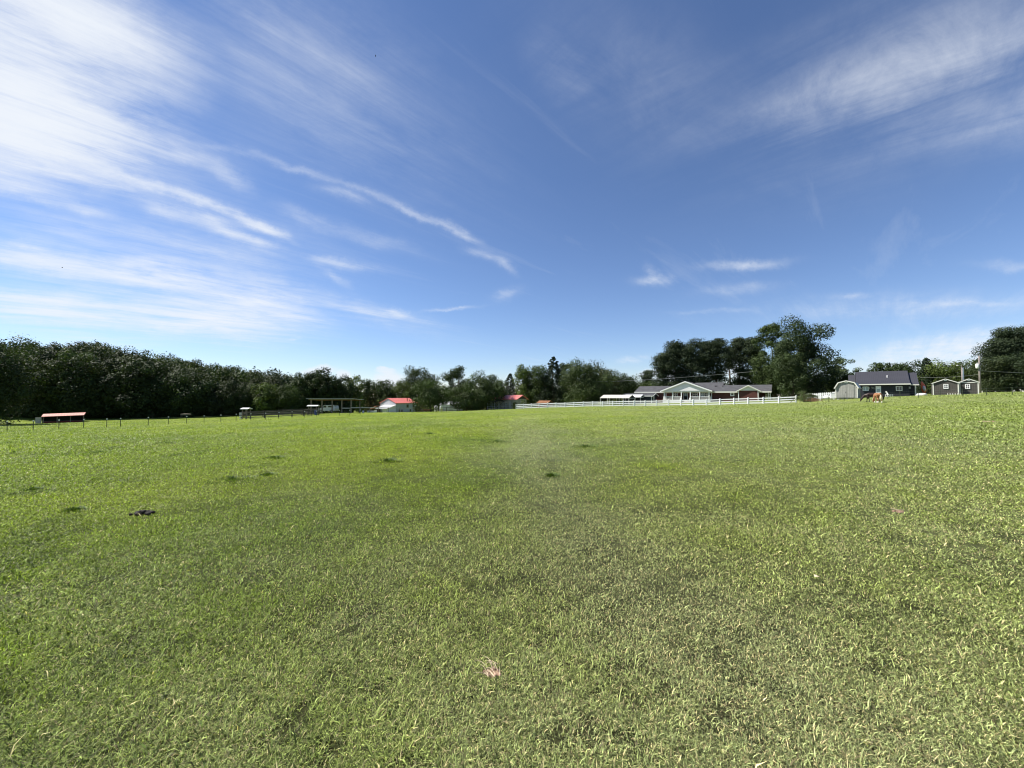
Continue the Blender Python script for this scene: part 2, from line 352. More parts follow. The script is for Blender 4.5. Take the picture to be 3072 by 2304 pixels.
M['brownshed'] = mat('brown_shed_boards', (.080, .073, .064), .85, .15, 3, stripe=(0, .25, .4))
M['redroof'] = mat('red_metal_roof', (.62, .17, .14), .45, .12, 2, spec=.45, stripe=(0, .45, .3))
M['pinkroof'] = mat('faded_red_metal_roof', (.58, .26, .22), .5, .15, 2, spec=.4, stripe=(0, .45, .25))
M['redpaint'] = mat('red_painted_boards', (.14, .022, .02), .8, .25, 3, stripe=(0, .2, .4))
M['barnwall'] = mat('grey_green_siding', (.42, .46, .44), .7, .12, 3, stripe=(2, .22, .3))
M['barngable'] = mat('pale_metal_siding', (.52, .52, .55), .55, .12, 3, stripe=(0, .3, .3))
M['tanroof'] = mat('tan_metal_roof', (.52, .50, .43), .45, .08, 2, spec=.45, stripe=(0, .3, .2))
M['whiteroof'] = mat('white_metal_roof', (.78, .78, .77), .4, .04, 2, stripe=(0, .3, .2))
M['greyroof'] = mat('grey_metal_roof', (.42, .42, .43), .45, .12, 2, spec=.4, stripe=(0, .3, .2))
M['oldwood'] = mat('weathered_wood', (.20, .165, .13), .9, .35, 8, bump=.4, obj_sc=(1, 1, 3))
M['darkwood'] = mat('dark_weathered_wood', (.085, .072, .06), .9, .35, 8, bump=.4)
M['paleboard'] = mat('pale_board', (.50, .48, .44), .8, .2, 6)
M['beige'] = mat('beige_block', (.36, .34, .25), .9, .2, 3)
M['galv'] = mat('galvanized_steel', (.42, .43, .44), .45, .12, 5, metal=.5)
M['tpost'] = mat('green_post_steel', (.045, .06, .035), .7, .3, 5)
M['posttip'] = mat('white_post_tip', (.75, .74, .70), .6, .1, 5)
M['pole'] = mat('pole_wood', (.23, .20, .18), .9, .25, 5, obj_sc=(3, 3, .3))
M['wire'] = mat('wire', (.28, .29, .27), .5, .1, 5, metal=.3)
M['orange'] = mat('orange_plastic', (.72, .14, .05), .4, .12, 3, spec=.5)
M['truck'] = mat('silver_car_paint', (.55, .57, .60), .3, .05, 3, spec=.6, metal=.3)
M['tyre'] = mat('rubber', (.025, .025, .027), .85, .2, 6)
M['blue'] = mat('blue_plastic', (.05, .09, .30), .5, .15, 3)
M['soil'] = mat('bare_soil', (.20, .12, .075), .95, .35, 30, c2=(.33, .22, .15), bump=.8)
M['dung'] = mat('dung', (.028, .022, .018), .85, .4, 30, bump=.8)
M['straw'] = mat('dead_straw', (.55, .45, .30), .8, .25, 12)
M['rust'] = mat('rusty_metal', (.22, .10, .05), .85, .4, 6)
M['darkhorse'] = mat('dark_bay_coat', (.012, .008, .007), .5, .3, 3, c2=(.035, .012, .008), spec=.35, bump=0)
M['chestnut'] = mat('chestnut_coat', (.24, .10, .045), .5, .2, 3, c2=(.34, .17, .08), spec=.35, bump=0)
M['flaxen'] = mat('flaxen_hair', (.74, .62, .42), .6, .15, 20, bump=.3, obj_sc=(4, 4, .4))
M['blackhair'] = mat('black_hair', (.012, .010, .010), .5, .3, 20, bump=.3, obj_sc=(4, 4, .4))
M['sock'] = mat('white_sock', (.78, .74, .68), .6, .06, 8, bump=0)
M['hoof'] = mat('hoof', (.06, .05, .045), .5, .2, 8)

# ------------------------------------------------------------------ ground
def ground_tone(x, y):
    """0 lush .. 1 dry and pale, plus yellowness; natural patches and a painted near-camera sheen"""
    big = fbm(x, y, 9, 3, 11); mid = fbm(x, y, 2.2, 3, 23); small = fbm(x, y, .55, 2, 31)
    side = 1/(1+np.exp(-(x+.35-.02*np.abs(y))/(.8+.17*np.abs(y))))      # right half drier; far left's translucent lime is put into the colour too
    near = np.clip(1.2-np.hypot(x, y)/5.0, 0, 1)  # paler blades around the camera: view-angle sheen painted into the colour
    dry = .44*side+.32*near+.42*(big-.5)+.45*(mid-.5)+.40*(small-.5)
    yc = np.clip(y, 1, 200); cx = np.interp(yc, [1, 3, 6, 12, 20, 40, 100], [1.6, 1.15, .65, .75, 1.0, 1.6, 3.0])   # mown swath
    dry = dry+.46*np.exp(-((x-cx)/(.55+.045*yc))**2)*(y > 0)*np.clip(1.35-y/45, 0, 1)
    yel = fbm(x, y, 4.5, 3, 47)
    return np.clip(dry, 0, 1), yel
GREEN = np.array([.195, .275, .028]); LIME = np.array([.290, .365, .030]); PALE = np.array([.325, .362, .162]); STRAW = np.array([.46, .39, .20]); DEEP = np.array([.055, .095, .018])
def grass_color(x, y, rnd, rnd2):
    dry, yel = ground_tone(x, y)
    c = GREEN[None]*(1-yel[:, None])+LIME[None]*yel[:, None]
    yb = np.clip((yel-.22)*1.9, 0, 1)[:, None]; c = GREEN*(1-yb)+LIME*yb
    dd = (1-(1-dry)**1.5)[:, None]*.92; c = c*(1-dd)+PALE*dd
    s = (rnd < (.05+.20*dry))[:, None]; fd = np.clip(np.hypot(x, y)/40, 0, .8)[:, None]; c = np.where(s, (STRAW*(1-fd)+PALE*fd*.8)*(.7+.5*rnd2[:, None]), c)
    dk = fbm(x, y, .7, 2, 77); k = np.clip((dk-.62)*5, 0, 1)[:, None]*(1-dry[:, None])*.35; c = c*(1-k)+DEEP*k
    vr = np.clip(1-np.hypot(x, y)/70, .45, 1)[:, None]; return c*(1+(.28+1.6*rnd2[:, None]**2.0-1)*vr)
def build_ground():
    nr, na = 190, 300
    rr = .25*(1600/.25)**(np.arange(nr)/(nr-1)); th = 2*pi*np.arange(na)/na
    X = np.r_[0, (rr[:, None]*np.sin(th)).ravel()]; Yv = np.r_[0, (rr[:, None]*np.cos(th)).ravel()]
    Z = G(X, Yv); V = np.c_[X, Yv, Z]
    i = np.arange(nr-1)[:, None]*na; k = np.arange(na)[None]; k2 = (k+1) % na
    q = np.stack([1+i+k, 1+i+na+k, 1+i+na+k2, 1+i+k2], -1).reshape(-1, 4)[:, ::-1]
    t = np.stack([np.zeros(na, int), 1+np.arange(na), 1+(np.arange(na)+1) % na], 1)[:, ::-1]
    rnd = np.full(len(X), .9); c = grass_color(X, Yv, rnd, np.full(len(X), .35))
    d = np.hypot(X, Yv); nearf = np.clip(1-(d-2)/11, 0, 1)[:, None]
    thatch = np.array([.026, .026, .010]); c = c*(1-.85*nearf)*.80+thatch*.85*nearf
    m, nt, o = newmat('pasture'); N = nt.nodes; L = nt.links
    p = N.new('ShaderNodeBsdfPrincipled'); p.inputs['Roughness'].default_value = .9; p.inputs['Specular IOR Level'].default_value = .1; L.new(p.outputs[0], o.inputs[0])
    at = N.new('ShaderNodeAttribute'); at.attribute_name = 'col'
    tc = N.new('ShaderNodeTexCoord')
    def nz(s, det=5):
        n = N.new('ShaderNodeTexNoise'); n.inputs['Scale'].default_value = s; n.inputs['Detail'].default_value = det; n.inputs['Roughness'].default_value = .65; L.new(tc.outputs['Object'], n.inputs['Vector']); return n.outputs[0]
    a, b = nz(1.6, 6), nz(22, 6)
    ad = N.new('ShaderNodeMath'); ad.operation = 'ADD'; L.new(a, ad.inputs[0]); L.new(b, ad.inputs[1])
    mr = N.new('ShaderNodeMapRange'); L.new(ad.outputs[0], mr.inputs[0]); mr.inputs[1].default_value = .72; mr.inputs[2].default_value = 1.28; mr.inputs[3].default_value = .45; mr.inputs[4].default_value = 1.5
    mu = N.new('ShaderNodeMix'); mu.data_type = 'RGBA'; mu.blend_type = 'MULTIPLY'; mu.inputs[0].default_value = 1; L.new(at.outputs[0], mu.inputs[6])
    cr = N.new('ShaderNodeCombineColor'); [L.new(mr.outputs[0], cr.inputs[j]) for j in range(3)]; L.new(cr.outputs[0], mu.inputs[7])
    L.new(mu.outputs[2], p.inputs['Base Color'])
    bp = N.new('ShaderNodeBump'); bp.inputs['Strength'].default_value = .9; bp.inputs['Distance'].default_value = .06; L.new(ad.outputs[0], bp.inputs['Height']); L.new(bp.outputs[0], p.inputs['Normal'])
    me = mesh_np('ground', V, np.r_[q.ravel(), t.ravel()], np.r_[np.full(len(q), 4), np.full(len(t), 3)], m, c, True)
    tag(obj('ground', me), kind='structure')
build_ground()

SOIL = []     # bare spots: x, y, radius
def spot(px, py, wpx, n=1.0):
    a, b = ray(px, py)
    Y = -CAMZ/b
    for _ in range(6): Y = (g1(a*Y, Y)-CAMZ)/b
    return a*Y, Y, wpx/F*Y/2
for q in [(1478, 2022, 70), (2695, 1535, 110), (2930, 1640, 110), (2790, 1600, 60), (2450, 1745, 40), (2620, 1365, 40), (2960, 1265, 120)]: SOIL.append(spot(*q))

def build_grass():
    def blades(n, dmin, dmax, seed, tall=1.0, wmul=1.0, uni=False, frac=1.0):
        r = np.random.RandomState(seed)
        if uni: inv = 1/dmax+(1/dmin-1/dmax)*r.rand(n)
        else: inv = 1/dmax+(1/dmin-1/dmax)*r.rand(n)
        y = 1/inv; a = (r.rand(n)*2-1)*1.55
        x = a*y
        d0 = np.hypot(x, y)
        w1 = np.clip(1-d0/9, 0, 1); w3 = np.clip((d0-12)/30, 0, 1); w2 = 1-w1-w3
        pn = w1*fbm(x, y, .13, 2, 5)+w2*fbm(x, y, .42, 2, 6)+w3*fbm(x, y, 1.3, 2, 8); keep = (pn+r.rand(n)*.50) > np.interp(d0, [2, 4, 8, 20], [.63, .60, .55, .50])
        if dmin > 2: keep &= r.rand(n) < np.clip((y-dmin)/(dmin*.35), 0, 1)
        if dmax < 50: keep &= r.rand(n) < np.clip((dmax-y)/(dmax*.26), 0, 1)
        for sx, sy, sr in SOIL: keep &= (np.hypot((x-sx)/1.0, (y-sy)/.9) > sr*(.30+.75*r.rand(n)))
        x = x[keep]; y = y[keep]; n = len(x); z = G(x, y); d = np.hypot(x, y)
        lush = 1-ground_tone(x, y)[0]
        L_ = (.016+.026*r.rand(n)**1.5)*(.88+.32*lush)*tall*(1+np.clip((d-8)/60, 0, 1.4))
        L_ = np.maximum(L_, np.minimum(.0034*d, .10)*(.5+.8*r.rand(n)))
        L_ = L_*np.where(r.rand(n) < .05, 1.8, 1)
        W_ = np.maximum(.0023+.0021*r.rand(n), .00108*d*(.6+.8*r.rand(n)))*wmul
        th = r.rand(n)*2*pi+.5*np.sin(x*.7+y*.4)
        lean = (.35+1.0*r.rand(n)**.8)*1.0            # tilt from vertical at base (rad)
        bend = .25+.9*r.rand(n)
        dx, dy = np.cos(th), np.sin(th); sxv, syv = -dy, dx
        tw = (r.rand(n)-.5)*1.2; sxv, syv = sxv*np.cos(tw)+dx*np.sin(tw), syv*np.cos(tw)+dy*np.sin(tw)
        P0 = np.stack([x, y, z-.004], 1)
        h1 = L_*.5; P1 = P0+np.stack([dx*np.sin(lean*.7)*h1, dy*np.sin(lean*.7)*h1, np.cos(lean*.7)*h1], 1)
        l2 = np.minimum(lean*.7+bend, 1.95); P2 = P1+np.stack([dx*np.sin(l2)*h1, dy*np.sin(l2)*h1, np.cos(l2)*h1], 1)
        S = np.stack([sxv, syv, (r.rand(n)-.5)*.5], 1)*W_[:, None]/2
        V = np.stack([P0-S*.7, P0+S*.7, P1+S, P1-S, P2], 1).reshape(-1, 3)
        b = np.arange(n)*5
        q = np.stack([b, b+1, b+2, b+3], 1); t = np.stack([b+3, b+2, b+4], 1)
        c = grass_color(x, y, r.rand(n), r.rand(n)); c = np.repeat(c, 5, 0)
        return V, q, t, c
    parts = [blades(900000, 1.25, 4.6, 1), blades(640000, 3.4, 14, 5), blades(330000, 10.4, 130, 2, 1.1), blades(22000, 1.25, 6, 3, 1.6, 1.5), blades(150000, 18, 140, 4, 1.25, .9)]
    Vs, Q, T, C = [], [], [], []; off = 0
    for V, q, t, c in parts: Vs.append(V); Q.append(q+off); T.append(t+off); C.append(c); off += len(V)
    Q = np.concatenate(Q); T = np.concatenate(T)
    me = mesh_np('grass', np.concatenate(Vs), np.r_[Q.ravel(), T.ravel()], np.r_[np.full(len(Q), 4), np.full(len(T), 3)], M['grass'], np.concatenate(C))
    tag(obj('grass', me), 'short pasture grass with pale and lime green blades', 'grass', kind='stuff')
build_grass()

# ------------------------------------------------------------------ small things in the grass
def tuft(x, y, wd, h, n, col, seed, label):
    r = np.random.RandomState(seed); t = r.rand(n)*2*pi; rad = np.sqrt(r.rand(n))
    rad = rad**2.0; bx = np.cos(t)*rad*wd/2; by = np.sin(t)*rad*wd/2*.8; z0 = g1(x, y)
    bz = G(x+bx, y+by)-z0-.005; th = t+(r.rand(n)-.5)*1.6; ln = .25+.7*rad*r.rand(n); L_ = h*(.5+.6*r.rand(n))*(1.15-.45*rad); W_ = .010+.012*r.rand(n)
    dx, dy = np.cos(th), np.sin(th); P0 = np.stack([bx, by, bz], 1)
    P1 = P0+np.stack([dx*np.sin(ln)*L_*.55, dy*np.sin(ln)*L_*.55, np.cos(ln)*L_*.55], 1); l2 = ln+.7
    P2 = P1+np.stack([dx*np.sin(l2)*L_*.5, dy*np.sin(l2)*L_*.5, np.cos(l2)*L_*.5], 1)
    S = np.stack([-dy, dx, r.rand(n)*.4], 1)*W_[:, None]/2
    V = np.stack([P0-S*.6, P0+S*.6, P1+S, P1-S, P2], 1).reshape(-1, 3); b = np.arange(n)*5
    q = np.stack([b, b+1, b+2, b+3], 1); tt = np.stack([b+3, b+2, b+4], 1)
    c = np.repeat(np.array(col)[None]*(.6+.8*r.rand(n))[:, None], 5, 0)
    me = mesh_np('weed_tuft', V, np.r_[q.ravel(), tt.ravel()], np.r_[np.full(n, 4), np.full(n, 3)], M['grass'], c)
    tag(obj('weed_tuft', me, loc=(x, y, z0)), label, 'weed tuft', 'dark weed tufts in the pasture')
for i, (px, py, wp, h, lb) in enumerate([
    (1165, 1385, 92, .13, 'tallest dark green weed tuft standing alone in the middle of the field'),
    (700, 1440, 160, .10, 'wide dark green weed patch left of the middle of the field'),
    (805, 1425, 50, .09, 'small dark tuft just right of the wide dark weed patch'),
    (825, 1375, 90, .11, 'dark tuft behind the wide weed patch, toward the board fence'),
    (1655, 1428, 56, .09, 'small dark weed tuft right of the tall lone tuft'),
    (225, 1532, 60, .08, 'flat dark tuft left of the black manure pile'),
    (1290, 1303, 44, .14, 'small far dark tuft straight below the leafy trees by the barn'),
    (300, 1358, 110, .10, 'broad dull green tuft near the left wire fence'),
    (500, 1330, 70, .12, 'long-bladed tuft in front of the wire fence posts'),
    (100, 1470, 50, .08, 'low dark tuft close to the left edge of the field'),
    (1490, 1325, 90, .10, 'dull tuft on the low rise in the middle of the pasture'),
    (1760, 1340, 80, .10, 'faint tuft below the white fence on the low rise')]):
    x, y, r_ = spot(px, py, wp); tuft(x, y, r_*2, h, 150, (.080, .125, .025), 100+i, lb)
def dirt(px, py, wp, label, seed, n=16):
    if seed != 1: n = 5
    x, y, r_ = spot(px, py, wp); r_ *= (1.1 if seed == 1 else .35); z0 = g1(x, y); t = thing('soil_patch', label, 'soil patch', (x, y, z0), 0, 'bare soil patches')
    random.seed(seed); b = MB()
    nn = 18; ring = [(cos(2*pi*k/nn)*r_*(.75+.4*random.random()), sin(2*pi*k/nn)*r_*(.6+.4*random.random())) for k in range(nn)]
    zs = [g1(x+p, y+q)-z0 for p, q in ring]
    b.poly([(0, 0, .016)]+[(p*.6, q*.6, .014+.4*zz) for (p, q), zz in zip(ring, zs)]+[(p, q, zz-.004) for (p, q), zz in zip(ring, zs)],
           [(0, 1+k, 1+(k+1) % nn) for k in range(nn)]+[(1+k, 1+nn+k, 1+nn+(k+1) % nn, 1+(k+1) % nn) for k in range(nn)])
    for k in range(n):
        a = random.random()*6.28; q = random.random()**.6*r_*.8; b.ball((cos(a)*q, sin(a)*q*.8, .014), r_*(.06+.12*random.random()), 6, 4, (1, 1, .6), .6)
    b.build('soil', M['soil'], t)
    s = MB()
    for k in range(22 if seed == 1 else 6):
        a = random.random()*6.28; q = random.random()*r_*1.15; L_ = .03+.06*random.random(); th = 2.4+random.gauss(0, .5)
        p = (cos(a)*q, sin(a)*q, .02+random.random()*.012); s.tube([p, (p[0]+cos(th)*L_*.5, p[1]+sin(th)*L_*.5, p[2]+.004), (p[0]+cos(th)*L_, p[1]+sin(th)*L_, p[2]-.004)], [.0013, .0015, .0006], 4)
    s.build('straw', M['straw'], t)
dirt(1478, 2022, 60, 'reddish bare soil patch with dead straw, nearest one in the foreground', 1)
dirt(2695, 1535, 90, 'pinkish soil patch in the dry grass below the grey storage shed', 2)
dirt(2960, 1265, 130, 'long worn bare strip of soil below the two brown sheds', 4)
def dung():
    x, y, r_ = spot(425, 1545, 52); z0 = g1(x, y); b = MB(); random.seed(9)
    for k in range(42):
        a = random.random()*6.28; q = random.random()**.7*r_; b.ball((cos(a)*q*1.1, sin(a)*q*.7, .025+.03*random.random()*(1-q/r_)), .022+.012*random.random(), 7, 5, (1.1, 1, .8), .3)
    tag(b.build('manure_pile', M['dung'], None, True, loc=(x, y, z0)), 'small black manure pile lying in the grass at left', 'manure')
dung()
def leaf_litter():
    x, y, r_ = spot(2450, 1745, 16); b = MB()
    b.poly([(-r_, -.01, .045), (-.3*r_, -.022, .052), (.5*r_, -.018, .05), (r_, .004, .042), (.4*r_, .02, .05), (-.4*r_, .018, .054)], [(0, 1, 2, 3, 4, 5)])
    o = b.build('fallen_leaf', M['straw'], None, loc=(x, y, g1(x, y))); s = o.modifiers.new('s', 'SOLIDIFY'); s.thickness = .002
    tag(o, 'pale dead leaf lying on the dry grass at right', 'leaf')
leaf_litter()

# ------------------------------------------------------------------ trees
def leaves(P, Nrm, size, col, rng, seedcol=.25):
    n = len(P); Nrm = Nrm/(np.linalg.norm(Nrm, axis=1, keepdims=True)+1e-9)
    a = rng.randn(n, 3); U = np.cross(Nrm, a); U /= (np.linalg.norm(U, axis=1, keepdims=True)+1e-9); W_ = np.cross(Nrm, U)
    s = (size*(.6+.8*rng.rand(n)))[:, None] if np.ndim(size) == 0 else size[:, None]
    V = np.stack([P-U*s*.5, P-W_*s*.32+Nrm*s*.08, P+U*s*.5, P+W_*s*.32+Nrm*s*.08], 1).reshape(-1, 3)
    q = np.arange(n*4).reshape(-1, 4)
    C = np.repeat(col*.88*(1-seedcol+2*seedcol*rng.rand(n))[:, None], 4, 0)
    return V, q, C
def crown_cloud(rng, kind, H, Wd, n, col, leaf, zb=.15, dens=1.0):
    """positions and normals of leaf faces for one crown"""
    P, NN, CC = [], [], []
    def clump(c, r, m, sq=(1, 1, .75), tone=1.0):
        d = rng.randn(m, 3); d /= np.linalg.norm(d, axis=1, keepdims=True); rr = r*(.5+.5*rng.rand(m)**.5)*(1+.13*rng.randn(m))
        p = c+d*rr[:, None]*np.array(sq); P.append(p); NN.append(d*1.0+rng.randn(m, 3)*.42+np.array([0, 0, .25]))
        CC.append(np.tile(np.array(col)*tone, (m, 1)))
    zb_ = zb*H; ch = H-zb_; R_ = Wd/2
    if kind == 'broad':
        K = 44+rng.randint(12); m = n//K; lob = rng.rand(4)*6.28
        for k in range(K):
            t = (k+.5)/K; u = k*2.39996+rng.rand()*.9; ct = 1-2*t; st = sqrt(max(0, 1-ct*ct)); q = .54+.30*rng.rand()
            if k % 5 == 0: q *= .4
            lb_ = 1+.16*sin(u*2+lob[0])+.12*sin(u*3+ct*3+lob[1])
            clump(np.array([cos(u)*R_*(st**.7)*q*lb_, sin(u)*R_*(st**.7)*q*lb_, zb_+ch*(.48+.40*ct*q/.68)]), R_*(.23+.19*rng.rand()), m, (1, 1, .85*min(1.3, max(.7, ch/Wd))), tone=.68+.64*rng.rand())
    elif kind == 'airy':
        K = 64; m = n//K
        for k in range(K):
            u = rng.rand()*2*pi; t = rng.rand(); rr = R_*(.15+.75*rng.rand())*sqrt(max(.05, 1-(2*t-1)**2)); clump(np.array([cos(u)*rr, sin(u)*rr, zb_+ch*(.06+.86*t)]), R_*(.15+.14*rng.rand()), m, (1, 1, .8), .8+.4*rng.rand())
    elif kind == 'cone':
        K = 90; m = n//K
        for k in range(K):
            t = (k+rng.rand())/K; u = k*2.4+rng.rand(); rr = R_*(1-t)**.55*(.45+.45*rng.rand()); clump(np.array([cos(u)*rr, sin(u)*rr, zb_+ch*t*.97]), max(.35, R_*.42*(1-t)+.18), max(12, int(m*(1.5-t))), (1.15, 1.15, .7), .8+.35*rng.rand())
    elif kind == 'pine':
        K = 75; m = n//K
        for k in range(K):
            t = rng.rand()**.8; u = rng.rand()*6.28; env = sin(pi*min(1, .16+t*.78))**.55; rr = R_*env*(.05+.75*rng.rand()); clump(np.array([cos(u)*rr, sin(u)*rr, zb_+ch*(.04+.92*t)]), R_*(.24+.20*rng.rand()), m, (1.1, 1.1, .8), .78+.4*rng.rand())
    P, NN, CC = np.concatenate(P), np.concatenate(NN), np.concatenate(CC)
    top, bot = np.percentile(P[:, 2], 99.7), np.percentile(P[:, 2], .6); P[:, 2] = zb_+(P[:, 2]-bot)*(H-zb_)/(top-bot)
    rx = np.percentile(np.abs(P[:, 0]), 98); ry = np.percentile(np.abs(P[:, 1]), 98); P[:, 0] *= R_/rx; P[:, 1] *= R_/ry
    P[:, 2] = np.maximum(P[:, 2], .05)
    return P, NN, CC
def trunk_mb(rng, kind, H, Wd, zb):
    b = MB(); r0 = max(.12, H*.017+Wd*.008); top = H*(.93 if kind in ('cone', 'pine') else .72)
    pts = [(0, 0, -.4)]; x = y = 0
    for k in range(1, 7):
        x += rng.randn()*r0*.35; y += rng.randn()*r0*.35; pts.append((x, y, top*k/6))
    b.tube(pts, [r0*1.35, r0, r0*.86, r0*.7, r0*.52, r0*.34, r0*.15], 8)
    nl = 7 if kind != 'cone' else 4
    for k in range(nl):
        t = .25+.6*(k+rng.rand()*.6)/nl; p = np.array(pts[min(5, int(t*6))]); u = rng.rand()*6.28; L_ = Wd*.42*(1.1-t*.5); up = L_*(.55 if kind != 'pine' else .15)
        q = p+np.array([cos(u)*L_*.5, sin(u)*L_*.5, up*.6]); e = p+np.array([cos(u)*L_, sin(u)*L_, up*1.1])
        b.tube([p, q, e], [r0*.42, r0*.25, r0*.08], 5)
    return b
def tree_meshes(seed, kind, H, Wd, n, col, leaf, zb):
    rng = np.random.RandomState(seed); od = {'broad': 3.7, 'airy': 2.4, 'cone': 3.4, 'pine': 3.8}[kind]; A = (.74 if kind != 'cone' else .5)*Wd*H*(1-zb)
    n = int(min(30000, max(n, od*A/(.16*(leaf*1.25)**2)))); leaf = sqrt(od*A/(n*.16))
    P, NN, CC = crown_cloud(rng, kind, H, Wd, n, col, leaf, zb)
    V, q, C = leaves(P, NN, leaf, CC, rng)
    crown = mesh_np('crown', V, q.ravel(), np.full(len(q), 4), M['needle' if kind in ('pine', 'cone') else 'leaf'], C)
    return crown, trunk_mb(rng, kind, H, Wd, zb)
def tree(name, label, cat, px, top, Y, wpx, kind, col, seed, n=7000, leaf=.34, zb=.12, group=None, base=None):
    a, b = ray(px, top); x = a*Y; z0 = g1(x, Y) if base is None else CAMZ+ray(px, base)[1]*Y; H = CAMZ+b*Y-z0; Wd = wpx/F*Y
    t = thing(name, label, cat, (x, Y, z0), 0, group); cr, tb = tree_meshes(seed, kind, H, Wd, n, col, leaf, zb)
    obj('crown', cr, t); tb.build('trunk', M['bark'], t, True); return t
OAK = (.040, .060, .020); OAK2 = (.052, .078, .022); LT = (.090, .125, .030); CED = (.026, .042, .020); PINE = (.036, .052, .024); OLV = (.080, .080, .030)
